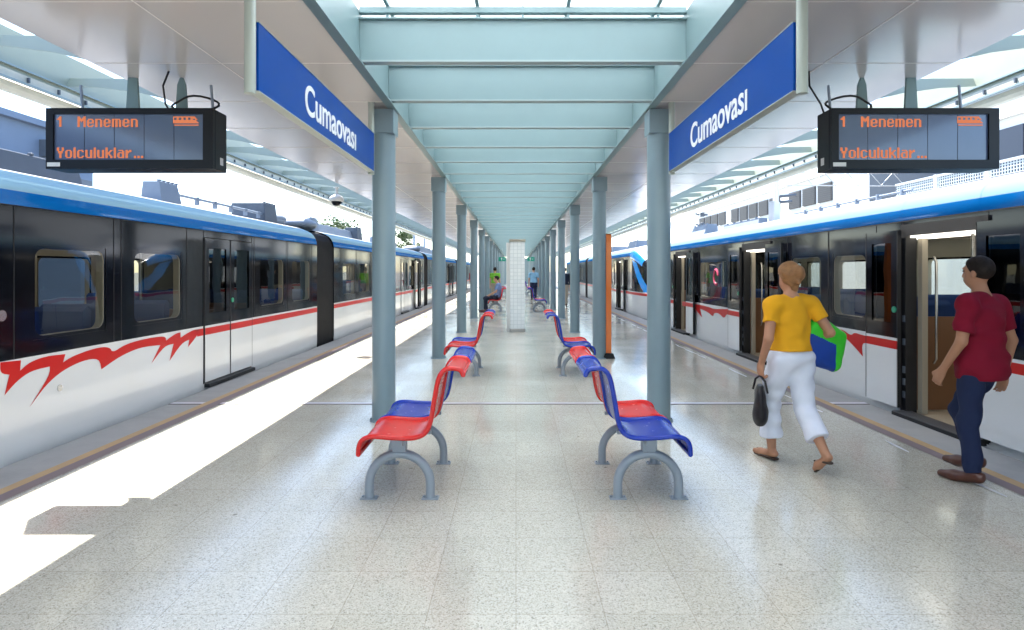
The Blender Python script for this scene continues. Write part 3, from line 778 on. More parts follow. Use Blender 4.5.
XL, XR = 4.14, 4.215
def tracer(side, Xs, pts):       # outline read off the side of a car, given as its real (y, z) on that side
    out = []
    for (u, v) in pts:
        y = Xs*F/abs(u-U0); out.append((y, EYE-(v-V0)/F*y))
    return out
def chaikin(P, n=2):
    for _ in range(n):
        out = []; m = len(P)
        for i in range(m):
            a, p, c = Vector(P[i-1]), Vector(P[i]), Vector(P[(i+1) % m])
            if (p-a).length < 1e-4 or (c-p).length < 1e-4 or (p-a).angle(c-p) > R(78): out.append(tuple(p)); continue
            out += [tuple(p.lerp(a, .25)), tuple(p.lerp(c, .25))]
        P = out
    return P
GT = [(0,345),(50,340),(48,365),(70,345),(110,330),(158,325),(152,345),(175,330),(230,310),(265,307),(272,322),(300,303),(340,290),(400,280),(402,292),(425,275),(437,272),(437,285),(465,267),(480,265),
      (478,280),(455,308),(458,290),(440,298),(410,342),(420,300),(398,305),(366,348),(388,303),(340,308),(290,330),(245,362),(240,335),(200,340),(150,365),(110,400),(70,455),(120,375),(120,355),(75,365),(40,390),(10,425),(22,375),(0,372)]
gl = chaikin(tracer(-1, XL, [(a/2.423, 220+c/2.423) for a, c in GT]))
ye = [p[0] for p in gl if abs(p[0]-max(q[0] for q in gl)) < .2]
gy = max(p[0] for p in gl)
# left train
lc1, X = car('train_car', 'white and blue train car with a red brush-stroke stripe, nearest on the left track', -1, XL, -1.6, 12.9,
    [(1.6, 3.1, False), (8.21, 9.71, False)], [(.1,1.1),(3.6, 4.7), (5.31,6.26), (6.70,7.67), (10.0,11.05), (11.45,12.45)], [gl], (-1.6, 12.9), 'cars of the trains at the platform', True, [(4.95, gy-.03)])
b = MB(); b.tube([(X(-.012), 4.98, 1.19), (X(.01), 4.98, 1.19)], .045, 16); b.build('round_lock', 'steel', lc1)
b = MB(); b.tube([(X(-.010), 5.62, .49), (X(.01), 5.62, .49)], .03, 14); b.build('body_lock', 'steel', lc1)
bellows(lc1, X, 12.9, 14.1)
roof_box(lc1, X, .62, 1.5, 4.6, 6.85, 2.45, 2.70, .06, 'equipdark')
roof_box(lc1, X, .42, .72, 8.0, 8.5, 2.40, 2.72, .06)
roof_pipe(lc1, X, .62, 8.5, 11.6, 2.62)
roof_box(lc1, X, .55, 1.2, 11.6, 12.2, 2.46, 2.83, .03, 'equipdark')
roof_pod(lc1, X, .8, 12.62, 2.60, .25, .3, .13)
roof_pod(lc1, X, .65, 13.55, 2.56, .42, .5, .16)
lc2, X = car('train_car', 'second white and blue train car on the left track, beyond the first black gangway', -1, XL, 14.1, 27.9,
    [(22.3,23.7,False), (25.5,26.5,True)], [(14.8,15.9),(16.3,17.5),(17.9,19.1),(19.5,20.7),(24.0,25.0)], [], None, 'cars of the trains at the platform')
bellows(lc2, X, 27.9, 29.0)
roof_box(lc2, X, .55, 1.4, 14.3, 14.8, 2.46, 2.78, .05)
roof_box(lc2, X, .75, 1.6, 15.2, 19.2, 2.48, 2.74, .08)
roof_box(lc2, X, .6, 1.0, 18.6, 19.2, 2.46, 2.86, .05, 'equipdark')
roof_box(lc2, X, .55, 1.2, 22.5, 24.5, 2.46, 2.80, .08)
roof_pod(lc2, X, .65, 28.45, 2.56, .42, .5, .16)
lc3, X = car('train_car', 'third white and blue train car far along the left track', -1, XL, 29.0, 42.9,
    [(33.0,34.4,False),(39.0,40.2,True)], [(29.8,31),(31.4,32.6),(35,36.2),(36.6,37.8)], [], None, 'cars of the trains at the platform', False)
bellows(lc3, X, 42.9, 44.0); roof_box(lc3, X, .6, 1.4, 31, 35, 2.46, 2.8, .08); roof_box(lc3, X, .6, 1.4, 38, 40, 2.46, 2.85, .08)
lc4, X = car('train_car', 'farthest white and blue train car at the end of the left track', -1, XL, 44.0, 58,
    [(50,51.3,True)], [(45,46.2),(46.6,47.8),(53,54.2)], [], None, 'cars of the trains at the platform', False)

# right train
GR = [(70,325),(115,325),(140,345),(150,335),(175,345),(270,357),(270,378),(178,362),(170,372),(173,402),(150,375),(115,340),(88,345),(78,358)]
gr = chaikin(tracer(1, XR, [(800+a/2.742, 210+c/2.742) for a, c in GR]))
GR2 = [(325,320),(360,328),(430,342),(450,352),(485,350),(540,352),(540,375),(500,368),(490,390),(470,368),(450,365),(447,383),(425,362),(395,350),(403,385),(375,350),(382,375),(365,345),(325,338)]
gr2 = chaikin(tracer(1, XR, [(600+a/3.94, 220+c/3.94) for a, c in GR2]))
gr = [p for p in gr]
ymn, ymx = min(p[0] for p in gr), max(p[0] for p in gr)
y2a, y2b = min(p[0] for p in gr2), max(p[0] for p in gr2)
rc1, X = car('train_car', 'white and blue train car with open doors, nearest on the right track', 1, XR, -4, 17.3,
    [(.75,2.0,True), (5.53,6.75,True), (10.25,11.5,True), (15.05,16.3,True)], [(-1.6,-.5),(2.8,3.7),(3.85,4.75),(7.45,8.25),(8.55,9.5),(12.35,14.2)], [gr, gr2], (-4, 17.3), 'cars of the trains at the platform', True, [(ymn, 9.55), (y2a, y2b)])
b = MB(); b.box(X(.02), X(.024), 12.75, 13.55, 1.0, 1.72, 0)
b.tube([(X(.018), 13.1+.14*math.cos(a), 1.42+.16*math.sin(a)) for a in [R(-120+k*24) for k in range(13)]], .03, 6, 1, smooth=False)
b.build('window_poster', ['poster', 'posterpink'], rc1)
roof_box(rc1, X, .5, .9, 15.6, 16.9, 2.44, 2.74, .12)
roof_box(rc1, X, .55, .75, 12.2, 14.3, 2.46, 2.60, .03)
roof_box(rc1, X, .66, .80, 11.75, 12.0, 2.46, 2.86, .02, 'troof')
roof_pipe(rc1, X, .9, 8.0, 11.4, 2.60, .015)
# tapering cab at a trainset end
def cab(t, X, yA, yB, name='cab'):
    """yA: full section, yB: the nose; a raked dark windscreen framed by a blue swoosh"""
    W = 2.94; n = 44
    base = [(side_d(-.75), -.75), (side_d(-.06), -.06), (0, .12), (0, .5), (0, .698), (0, .79)] + [(0, ZB + .04*q) for q in range(32)] + TOPP
    full = base + [(W-d, z) for d, z in reversed(base[:-1])]
    b = MB(); rings = []
    for k in range(n+1):
        s = k/n; sh = 1 - math.sqrt(max(0, 1-(s*.97)**2.2))
        ring = []
        for d, z in full:
            dc = (d - W/2) * (1 - .42*sh) + W/2
            zz = z if z < .9 else .9 + (z-.9)*(1 - .62*s**1.6)
            if z < .12: zz = z
            ring.append((X(dc), yA + (yB-yA)*s, zz))
        rings.append(ring)
    m = len(full)
    for k in range(n):
        s = (k+.5)/n
        for i in range(m-1):
            z = (full[i][1]+full[i+1][1])/2
            mt = 5 if z < -.06 else 0 if z < .698 else 1 if z < .79 else 0 if z < ZB else 2
            if z > 2.0: mt = 3 if z < 2.33 else 4
            if z > ZB and z < 2.0:
                c = .25 + .50*(2.0-z)/1.1
                if abs(s-c) < .13: mt = 3
            if s > .62 and z >= 2.0: mt = 2
            b.add([rings[k][i], rings[k][i+1], rings[k+1][i+1], rings[k+1][i]], [(0,1,2,3)], mt, True)
    b.add(rings[-1], [tuple(range(m))], 2)
    o = b.build(name, ['twhite', 'tred', 'tblack', 'tblue', 'troof', 'tskirt'], t, recalc=False)
    bm = bmesh.new(); bm.from_mesh(o.data); bmesh.ops.remove_doubles(bm, verts=bm.verts, dist=1e-4); bm.to_mesh(o.data); bm.free()
    b = MB()
    for d in (.62, W-.62): b.tube([(X(d), yB-(.04 if yB > yA else -.04), .62), (X(d), yB+(.015 if yB > yA else -.015), .62)], .09, 16)
    b.build('headlight', 'cglass', t)
    return o
cab(rc1, X, 17.3, 19.1)
rc2, X = car('train_car', 'second train car on the right track with a blue swoosh on its cab end', 1, XR, 22.9, 36.5,
    [(24.4,25.6,True),(29,30.3,True)], [(26.3,27.3),(27.7,28.4),(31.2,32.4),(32.8,34)], [], None, 'cars of the trains at the platform', False)
cab(rc2, X, 22.9, 20.2); bellows(rc2, X, 36.5, 37.6)
roof_box(rc2, X, .6, 1.4, 25, 27, 2.46, 2.8, .1); roof_box(rc2, X, .6, 1.4, 31, 34, 2.46, 2.78, .1)
rc3, X = car('train_car', 'farthest train car at the end of the right track', 1, XR, 37.6, 52,
    [(42,43.3,True)], [(38.5,39.7),(40,41.2),(45,46.2)], [], None, 'cars of the trains at the platform', False)

# ------------------------------------------------------------------ far end of the platform
p = empty('station_hall', (AX, 75, 0), 'grey-green hall with a dark doorway closing the far end of the platform', 'building')
b = MB()
b.box(AX-3.2, AX-1.0, 74.6, 78, 0, 3.1); b.box(AX+1.0, AX+3.2, 74.6, 78, 0, 3.1); b.box(AX-1.0, AX+1.0, 74.6, 78, 2.3, 3.1); b.build('wall', 'column', p)
b = MB(); b.box(AX-1.0, AX+1.0, 75.2, 75.3, 0, 2.3); b.build('doorway', 'equipdark', p)
# ------------------------------------------------------------------ background left
p = empty('concrete_viaduct', (-12, 5, -1.15), 'blue-grey rendered station building behind the left train', 'building')
b = MB(); b.box(-14.5, -11.6, -10, 17, -1.15, 5.05); b.build('wall', 'wallblue', p)
p.name = 'station_building'
b = MB(); b.box(-14.7, -11.45, -10, 17.2, 5.05, 5.2); b.build('parapet', 'wallblue', p)
b = MB(); b.box(-11.6, -11.35, -10, 16.6, 3.75, 3.95); b.build('ledge', 'equipdark', p)
for y in (9.6, 12.2, 15.2):
    b = MB(); b.box(-11.6, -11.25, y-.12, y+.12, 4.35, 4.75); b.tube([(-11.3,y,4.35),(-11.3,y,4.1),(-11.45,y,3.95)], .03, 6); b.build('wall_lamp', 'equipdark', p)
def tree(x, y, h, cr, lab, seed):
    rnd = random.Random(seed)
    t = empty('broadleaf_tree', (x, y, -1.15), lab, 'tree', 'trees beyond the left track')
    b = MB(); b.tube([(x,y,-1.15),(x+.1,y,h*.3),(x-.05,y+.1,h*.62)], [.28,.2,.1], 8)
    for k in range(7):
        an = rnd.uniform(0,6.28); b.tube([(x,y,h*(.25+.05*k)), (x+math.cos(an)*cr*.45, y+math.sin(an)*cr*.45, h*(.45+.05*k)), (x+math.cos(an)*cr*.8, y+math.sin(an)*cr*.8, h*(.55+.05*k))], [.1,.06,.02], 6)
    b.build('trunk', 'bark', t)
    b = MB()
    cl = []
    for k in range(26):
        an = rnd.uniform(0,6.28); rr = cr*math.sqrt(rnd.random())*.85; zz = h*rnd.uniform(.48,.93)
        rr *= 1.1 - abs(zz/h-.62)*1.5
        cl.append((x+rr*math.cos(an), y+rr*math.sin(an), zz, rnd.uniform(.45,.85)))
    for (cx,cy,cz,cs) in cl:
        mt = rnd.choice([0,0,1])
        for k in range(95):
            v = Vector((rnd.gauss(0,1), rnd.gauss(0,1), rnd.gauss(0,.75))); v = v.normalized()*cs*rnd.uniform(.55,1.1)
            c = Vector((cx,cy,cz))+v; a = Vector((rnd.gauss(0,1),rnd.gauss(0,1),rnd.gauss(0,1))).normalized(); bb = a.orthogonal().normalized(); s_ = rnd.uniform(.07,.14)
            b.quad(c-a*s_*1.5, c+bb*s_*.7, c+a*s_*1.5, c-bb*s_*.7, mt)
    b.build('crown', ['leafa','leafb'], t, recalc=False)
tree(-17.5, 60, 6.8, 2.6, 'green tree showing above the roof of the second left train car', 1)
tree(-21, 66, 6.3, 2.4, 'darker low tree left of the tree above the second left car', 2)
tree(-13.5, 72, 6.6, 2.6, 'tree farthest along the left track', 3)
for (x, y, h, lab) in ((-7.4, 45, 4.5, 'slim catenary mast beyond the left track, nearer one'), (-7.4, 50, 5.0, 'slim catenary mast beyond the left track, farther one')):
    p = empty('catenary_mast', (x, y, -1.15), lab, 'mast', 'slim masts beyond the left track')
    b = MB(); b.tube([(x,y,-1.15),(x,y,h)], [.11,.08], 10); b.build('pole', 'equip', p)
    b = MB(); b.tube([(x,y,h-.5),(x+1.8,y,h-.3)], .03, 6); b.tube([(x,y,h-.1),(x+1.6,y,h-.32)], .02, 6); b.build('arm', 'equip', p)

# ------------------------------------------------------------------ background right
p = empty('white_depot', (15, 10, -1.15), 'long white building with grey louvred openings behind the right train', 'building')
p.name = 'depot_building'
b = MB(); b.box(14, 22, 12.5, 62, -1.15, 5.9); b.build('wall', 'wallwhite', p)
b = MB(); b.box(13.85, 22.1, 12.4, 62, 5.9, 6.05); b.build('roof_edge', 'wallwhite', p)
y = 27.4
for k in range(12):
    wd = 1.25; 
    if k in (3, 8): y += .9
    b = MB(); b.box(13.93, 13.995, y, y+wd, 4.68, 5.52, 0)
    for q in range(9): b.box(13.91, 13.93, y+.03, y+wd-.03, 4.72+q*.09, 4.75+q*.09, 0)
    b.build('louvre', 'louvre', p); y += 1.52
b = MB(); b.box(13.9, 13.99, 17.0, 24.4, 3.4, 5.6)  # dark sheet stands in for a shaded opening in the wall
b.build('shaded_opening', 'navy', p)
p = empty('parapet_wall', (10, 10, -1.15), 'white parapet wall with mesh railing behind the right display', 'wall')
b = MB(); b.box(10, 10.25, 0, 16.5, -1.15, 3.42); b.build('base_wall', 'wallwhite', p)
y = 0.3
while y < 16.5:
    b = MB(); b.box(10.05, 10.13, y-.04, y+.04, 3.42, 3.86); b.build('railing_post', 'wallwhite', p); y += 1.62
b = MB(); b.box(10.06, 10.12, .3, 16.45, 3.80, 3.85)
y = .34
while y < 16.4: b.box(10.085, 10.095, y-.008, y+.008, 3.56, 3.80); y += .075
for z in (3.55, 3.62, 3.69, 3.75): b.box(10.083, 10.098, .3, 16.45, z-.007, z+.007)
b.build('mesh_railing', 'galv', p)
p = empty('gantry_mast', (9.1, 21.7, -1.15), 'white catenary mast with a lattice arm in front of the louvred building', 'mast')
b = MB(); b.tube([(9.1,21.7,-1.15),(9.1,21.7,5.0)], .1, 14); b.build('pole', 'wallwhite', p)
b = MB()
for z in (4.55, 5.0): b.tube([(9.1,21.7,z+.0),(13.5,21.9,z)], .022, 6)
for k in range(11): b.tube([(9.2+.4*k,21.72,4.55 if k % 2 else 5.0),(9.6+.4*k,21.72,5.0 if k % 2 else 4.55)], .014, 5)
b.build('lattice_arm', 'galv', p)
b = MB(); b.tube([(9.2,21.6,4.15),(9.75,21.6,4.2)], .05, 8); b.tube([(9.2,21.6,3.95),(9.6,21.6,3.98)], .05, 8); b.build('insulator', 'equipdark', p)
p = empty('insulator_mast', (6.75, 23.7, -1.15), 'short white mast with two dark insulators above the right train roof', 'mast')
b = MB(); b.tube([(7.6,23.7,-1.15),(7.6,23.7,2.9),(6.85,23.7,2.9),(6.78,23.7,3.0),(6.78,23.7,4.1)], .09, 12); b.build('pole', 'wallwhite', p)
for z in (3.7, 3.3):
    b = MB(); b.tube([(6.85,23.7,z+.05),(7.0,23.7,z)], .03, 8); b.lathe([(.06,-.08),(.1,-.05),(.06,-.02),(.1,.01),(.06,.04),(.1,.07),(.05,.1)], (7.12,23.7,z), 12); b.tube([(7.15,23.7,z),(7.32,23.7,z)], .04, 8); b.build('insulator', 'equipdark', p)

# ------------------------------------------------------------------ people: one continuous skin surface each, clothes as children
def grid_surface(val, lo, h):
    """naive surface nets of a signed distance grid"""
    nx, ny, nz = val.shape
    sh = (nx-1, ny-1, nz-1)
    acc = np.zeros(sh + (3,)); cnt = np.zeros(sh)
    inside = val < 0; edges = []
    for ax in range(3):
        a = [slice(None)]*3; c = [slice(None)]*3; a[ax] = slice(0, -1); c[ax] = slice(1, None)
        va, vb = val[tuple(a)], val[tuple(c)]
        cr = (va < 0) != (vb < 0)
        I = np.argwhere(cr)
        if len(I) == 0: continue
        t = va[cr] / (va[cr] - vb[cr])
        P = I.astype(float); P[:, ax] += t
        o1, o2 = [k for k in range(3) if k != ax]
        for e1 in (0, -1):
            for e2 in (0, -1):
                J = I.copy(); J[:, o1] += e1; J[:, o2] += e2
                ok = np.all(J >= 0, 1) & np.all(J < np.array(sh), 1)
                np.add.at(acc, tuple(J[ok].T), P[ok]); np.add.at(cnt, tuple(J[ok].T), 1)
        edges.append((ax, I, va[cr] < 0))
    act = cnt > 0; idx = -np.ones(sh, int); idx[act] = np.arange(act.sum())
    V = acc[act] / cnt[act][:, None] * h + np.array(lo)
    Fs = []
    for ax, I, neg in edges:
        o1, o2 = (ax+1) % 3, (ax+2) % 3
        def g(e1, e2):
            J = I.copy(); J[:, o1] += e1; J[:, o2] += e2
            ok = np.all(J >= 0, 1) & np.all(J < np.array(sh), 1)
            r = -np.ones(len(J), int); r[ok] = idx[tuple(J[ok].T)]; return r
        q = np.stack([g(-1,-1), g(0,-1), g(0,0), g(-1,0)], 1)
        q[~neg] = q[~neg][:, ::-1]
        Fs.append(q[np.all(q >= 0, 1)])
    return V, np.concatenate(Fs)
def A(*v): return np.array(v, float)
def cone(a, b, r1, r2=None, k=.02, cut=None): return ('c', A(*a), A(*b), r1, r1 if r2 is None else r2, k, cut)
def ell(c, rad, k=.03, rot=None, cut=None): return ('e', A(*c), A(*rad), rot, 0, k, cut)
def sdf_mesh(prims, h, wr=0.0, cuts=(), seed=0):
    los, his = [], []
    for p in prims:
        if p[0] == 'c': rr = max(p[3], p[4]); l = np.minimum(p[1], p[2]) - rr; u = np.maximum(p[1], p[2]) + rr
        else: rr = max(p[2]); l = p[1]-rr; u = p[1]+rr
        los.append(l); his.append(u)
    lo = np.min(los, 0) - 3*h - .02; hi = np.max(his, 0) + 3*h + .02
    n = np.ceil((hi-lo)/h).astype(int) + 1
    ax = [lo[i] + h*np.arange(n[i]) for i in range(3)]
    val = np.full(tuple(n), .3)
    for p, l, u in zip(prims, los, his):
        k = p[5]; mg = k + 3*h
        sl = tuple(slice(max(0, int((l[i]-mg-lo[i])/h)), min(n[i], int((u[i]+mg-lo[i])/h)+2)) for i in range(3))
        X = ax[0][sl[0]][:,None,None]; Y = ax[1][sl[1]][None,:,None]; Z = ax[2][sl[2]][None,None,:]
        if p[0] == 'c':
            a, b = p[1], p[2]; ab = b-a; L = max(ab@ab, 1e-12)
            t = np.clip(((X-a[0])*ab[0] + (Y-a[1])*ab[1] + (Z-a[2])*ab[2])/L, 0, 1)
            d = np.sqrt((X-a[0]-t*ab[0])**2 + (Y-a[1]-t*ab[1])**2 + (Z-a[2]-t*ab[2])**2) - (p[3] + t*(p[4]-p[3]))
        else:
            c, r, rot = p[1], p[2], p[3]
            x, y, z = X-c[0]+0*Y+0*Z, Y-c[1]+0*X+0*Z, Z-c[2]+0*X+0*Y
            if rot is not None:
                x, y, z = rot[0][0]*x+rot[0][1]*y+rot[0][2]*z, rot[1][0]*x+rot[1][1]*y+rot[1][2]*z, rot[2][0]*x+rot[2][1]*y+rot[2][2]*z
            k0 = np.sqrt((x/r[0])**2 + (y/r[1])**2 + (z/r[2])**2); k1 = np.sqrt((x/r[0]**2)**2 + (y/r[1]**2)**2 + (z/r[2]**2)**2)
            d = k0*(k0-1)/np.maximum(k1, 1e-9)
        if p[6] is not None:
            for (q, nrm) in p[6]: d = np.maximum(d, (X-q[0])*nrm[0] + (Y-q[1])*nrm[1] + (Z-q[2])*nrm[2])
        v = val[sl]; hh = np.maximum(k - np.abs(v-d), 0)/k
        val[sl] = np.minimum(v, d) - hh*hh*k*.25
    X = ax[0][:,None,None]; Y = ax[1][None,:,None]; Z = ax[2][None,None,:]
    if wr:
        rs = np.random.RandomState(seed)
        for _ in range(7):
            d = rs.normal(size=3); d[2] *= 1.5; d /= np.linalg.norm(d); fr = rs.uniform(22, 60)
            val = val + wr*.45*np.sin((X*d[0]+Y*d[1]+Z*d[2])*fr + 1.6*np.sin(Z*9+X*7+rs.uniform(0,6)) + rs.uniform(0,6))
    for (q, nrm) in cuts: val = np.maximum(val, (X-q[0])*nrm[0] + (Y-q[1])*nrm[1] + (Z-q[2])*nrm[2])
    return grid_surface(val, lo, h)
def sdf_obj(name, prims, h, mat, parent, wr=0.0, cuts=(), seed=0, mats=None, pick=None):
    V, Fc = sdf_mesh(prims, h, wr, cuts, seed)
    me = bpy.data.meshes.new(name); me.from_pydata(V.tolist(), [], Fc.tolist())
    for m in (mats or [mat]): me.materials.append(M[m])
    me.polygons.foreach_set('use_smooth', [True]*len(Fc))
    if pick is not None:
        me.polygons.foreach_set('material_index', [int(x) for x in pick(V[Fc].mean(1))])
    me.update()
    o = bpy.data.objects.new(name, me); COL.objects.link(o); o.parent = parent
    sm = o.modifiers.new('smooth', 'SMOOTH'); sm.iterations = 2; sm.factor = .5
    return o
def unit(v): v = np.array(v, float); return v/np.linalg.norm(v)
def hand_prims(W, f, n, s, curl=.5, sc=1.0, k=.008):
    """W wrist, f finger direction, n palm normal, s thumb side"""
    W = np.array(W, float); f = unit(f); n = unit(n); s = unit(s); P = []
    P.append(('e', W + f*.048*sc, A(.040, .016, .050)*sc, np.stack([s, n, f]), 0, .015, None))
    P.append(cone(W, W + f*.03*sc, .024*sc, .026*sc, .02))
    for i, (o, L) in enumerate(zip((.030, .010, -.010, -.029), (.070, .080, .074, .058))):
        a = W + f*.088*sc + s*o*sc
        d1 = f*math.cos(curl) + n*math.sin(curl); d2 = f*math.cos(2*curl) + n*math.sin(2*curl); d3 = f*math.cos(2.9*curl) + n*math.sin(2.9*curl)
        b = a + d1*L*.45*sc; c = b + d2*L*.32*sc; e = c + d3*L*.23*sc
        P += [cone(a - f*.02*sc, b, .0095*sc, .009*sc, k), cone(b, c, .009*sc, .0082*sc, .004), cone(c, e, .0082*sc, .007*sc, .004)]
    a = W + f*.025*sc + s*.026*sc; b = a + (s*.6 + f*.75 + n*.25)*.045*sc; c = b + (s*.1 + f*.85 + n*.5)*.035*sc
    P += [cone(a, b, .013*sc, .010*sc, .012), cone(b, c, .010*sc, .008*sc, .005)]
    return P
def person(label, loc, fwd, H, J, outfit, h, seed=1, hands=True):
    """J: joints in units of body height, local frame x right, y forward, z up"""
    fwd = Vector((fwd[0], fwd[1], 0)).normalized()
    t = empty('person', loc, label, 'person'); t.rotation_euler = (0, 0, math.atan2(-fwd.x, fwd.y))
    g = {k: np.array(v, float)*H for k, v in J.items()}
    s = H/1.7
    pel, ch, nk, hd = g['pelvis'], g['chest'], g['neck'], g['head']
    up = unit(ch-pel); face = g.get('face', np.array([0,1.,0])); face = unit(face)
    right = unit(np.cross(face, [0,0,1])); hup = unit(np.cross(right, face)); HR = np.stack([right, face, hup])
    bw = outfit.get('build', 1.0)
    T = [('e', ch, A(.150*bw,.108*bw,.165)*s, None, 0, .06, None), ('e', (ch*.45+pel*.55), A(.132*bw,.104*bw,.15)*s, None, 0, .06, None), ('e', pel, A(.158*bw,.118*bw,.125)*s, None, 0, .06, None)]
    sk = list(T)
    sk.append(cone(nk - up*.05*s, hd - hup*.06*s, .054*s, .048*s, .03))
    sk += [('e', hd + hup*.022*s - face*.008*s, A(.074,.094,.088)*s, HR, 0, .03, None), ('e', hd - hup*.052*s + face*.028*s, A(.056,.062,.062)*s, HR, 0, .03, None)]
    sk += [cone(hd + face*.083*s + hup*.012*s, hd + face*.097*s - hup*.026*s, .010*s, .014*s, .012), ('e', hd + face*.088*s - hup*.058*s, A(.024,.010,.010)*s, HR, 0, .008, None), ('e', hd + face*.080*s + hup*.034*s, A(.052,.014,.010)*s, HR, 0, .012, None)]
    for q in (-1, 1):
        sk.append(('e', hd + right*q*.076*s - face*.012*s - hup*.008*s, A(.010,.020,.032)*s, HR, 0, .008, None))
    sh_pr = []; sl_pr = []; lg = []; feet = []
    for q, L in ((-1,'l'), (1,'r')):
        shd, el, wr_ = g['sh_'+L], g['el_'+L], g['wr_'+L]
        sk += [cone(ch + up*.10*s + (shd-ch)*.3, shd, .062*s, .054*s, .05), cone(shd, el, .050*s, .038*s, .03), cone(el, wr_, .038*s, .025*s, .012)]
        if hands:
            fd = unit(g.get('fd_'+L, wr_-el)); nn = g.get('pn_'+L, np.array([-q, 0, 0.])); nn = nn - fd*(nn@fd); ss = np.cross(fd, unit(nn))*(1)
            if ss[1] < 0: ss = -ss
            if 'ts_'+L in g: ss = g['ts_'+L]
            sk += hand_prims(wr_, fd, nn, ss, outfit.get('curl_'+L, .45), s)
        else: sk.append(cone(wr_, wr_ + unit(wr_-el)*.13*s, .03*s, .02*s, .02))
        sl = outfit['sleeve']; e2 = shd + (el-shd)*min(1, sl); dv = unit(el-shd)
        sh_pr += [cone(ch + up*.10*s + (shd-ch)*.3, shd, .076*s, .068*s, .05), cone(shd, e2 + dv*.05*s, .066*s, .060*s, .03, cut=[(e2, dv)])]
        if sl > 1:
            dv2 = unit(wr_-el); e3 = el + (wr_-el)*(sl-1); sh_pr[-1] = cone(shd, el, .064*s, .052*s, .03); sh_pr.append(cone(el, e3 + dv2*.03*s, .052*s, .042*s, .02, cut=[(e3, dv2)]))
        hp, kn, an, toe = g['hip_'+L], g['kn_'+L], g['an_'+L], g['toe_'+L]
        sk += [cone(hp, kn, .080*s, .052*s, .05), cone(kn, kn*.62+an*.38, .050*s, .052*s, .03), cone(kn*.62+an*.38, an, .051*s, .034*s, .02)]
        td = unit(toe-an*A(1,1,0)-A(0,0,toe[2])) if abs(toe[2]-an[2]) < .1*H else unit(toe-an)
        heel = an - td*A(1,1,.4)*.035*s - A(0,0,.02*s); ball = an*.35 + toe*.65; ball = ball - A(0,0,.012*s)
        sk += [cone(heel, ball, .030*s, .033*s, .02), cone(ball, toe, .033*s, .022*s, .02)]
        feet.append((heel, ball, toe, an, td))
        cf = outfit['cuff']       # fraction of the lower leg the trousers cover
        w_ = outfit.get('loose', 1.0); dl = unit(an-kn)
        lg += [cone(hp, kn, .094*s*w_, .068*s*w_, .05), cone(kn, kn+(an-kn)*(cf+.03), .068*s*w_, outfit.get('hemr', .056)*s*w_, .03, cut=[(kn+(an-kn)*cf, dl)])]
    body = sdf_obj('body', sk, h, outfit.get('skin', 'skin'), t)
    # shirt
    pr = [('e', ch, A(.168*bw,.126*bw,.185)*s, None, 0, .06, None), ('e', (ch*.45+pel*.55), A(.152*bw,.126*bw,.17)*s, None, 0, .06, None), ('e', pel + up*.01, A(.170*bw,.134*bw,.15)*s, None, 0, .06, None), ('e', pel - up*.06*s, A(.176*bw,.142*bw,.17)*s, None, 0, .06, None)] + sh_pr
    hem = pel + up*outfit.get('hem', .02)*H; nline = nk + up*.004*s - face*.0
    sdf_obj('shirt', pr, h, outfit['shirt'], t, .0065*s, [(hem, -up), (nk + up*.012*s, unit(up + face*.25))], seed)
    # trousers
    pr = [('e', pel, A(.168*bw,.130*bw,.13)*s, None, 0, .06, None)] + lg
    sdf_obj('trousers', pr, h, outfit['trousers'], t, .006*s, [(pel + up*.07*H, up)], seed+3)
    # hair
    hr = [('e', hd + hup*.034*s - face*.014*s, A(.084,.104,.094)*s, HR, 0, .02, [(hd + hup*.06*s + face*.05*s, unit(face*.85 - hup*.55)), (hd - hup*.055*s, -hup)])]
    if outfit.get('bun'):
        hr[0] = ('e', hd + hup*.026*s - face*.018*s, A(.096,.115,.110)*s, HR, 0, .02, [(hd + hup*.06*s + face*.05*s, unit(face*.85 - hup*.55)), (hd - hup*.085*s, -hup)])
        hr += [('e', hd + hup*.05*s - face*.115*s, A(.054,.050,.052)*s, HR, 0, .025, None), cone(hd - face*.10*s + hup*.03*s, hd - face*.125*s - hup*.045*s, .026*s, .014*s, .02)]
        hr += [cone(hd - face*.07*s - hup*.05*s + right*q*.03*s, hd - face*.06*s - hup*.10*s + right*q*.02*s, .020*s, .008*s, .02) for q in (-1, 0, 1)]
    sdf_obj('hair', hr, h*.9, outfit['hair'], t, .006*s if outfit.get('bun') else .0015*s, (), seed+5)
    for (heel, ball, toe, an, td) in feet:
        if outfit.get('sandal'):
            up2 = np.array([0,0,1.]) if abs(td[2]) < .3 else unit(np.cross(np.cross(td, [0,0,1]), td)); off = -up2*.034*s
            sdf_obj('sandal', [cone(heel+off, ball+off, .034*s, .040*s, .02, cut=[(heel+off*1.0, up2), (heel+off*1.5, -up2)]) if abs(td[2]) < .3 else cone(heel+off, ball+off, .012*s, .014*s, .02), cone(ball+off*.9, toe+off*.7, .016*s, .012*s, .02), cone(ball+up2*.03*s-td*.02, ball+td*.045*s+up2*.02*s, .010*s, .008*s, .01)], h*.8, 'sandal', t)
        else:
            sdf_obj('shoe', [cone(heel, ball, .040*s, .042*s, .02), cone(ball, toe + td*.02*s, .042*s, .028*s, .02), cone(heel + A(0,0,.02), an, .042*s, .044*s, .02, cut=[(an + A(0,0,.02*s), (0,0,1))])], h*.9, outfit.get('shoe', 'shoebrown'), t, 0, [(A(0,0,.002) if min(heel[2], toe[2]) < .09 else A(0,0,-1), (0,0,-1))])
    for q in (-1, 1):
        sdf_obj('eye', [('e', hd + right*q*.030*s + face*.080*s + hup*.014*s, A(.013,.009,.008)*s, HR, 0, .003, None)], .004, 'eyedark', t)
    return t
M['skin'] = paint('skin', (.50, .27, .17), .6, var=.14, bump=.1, bscale=160)
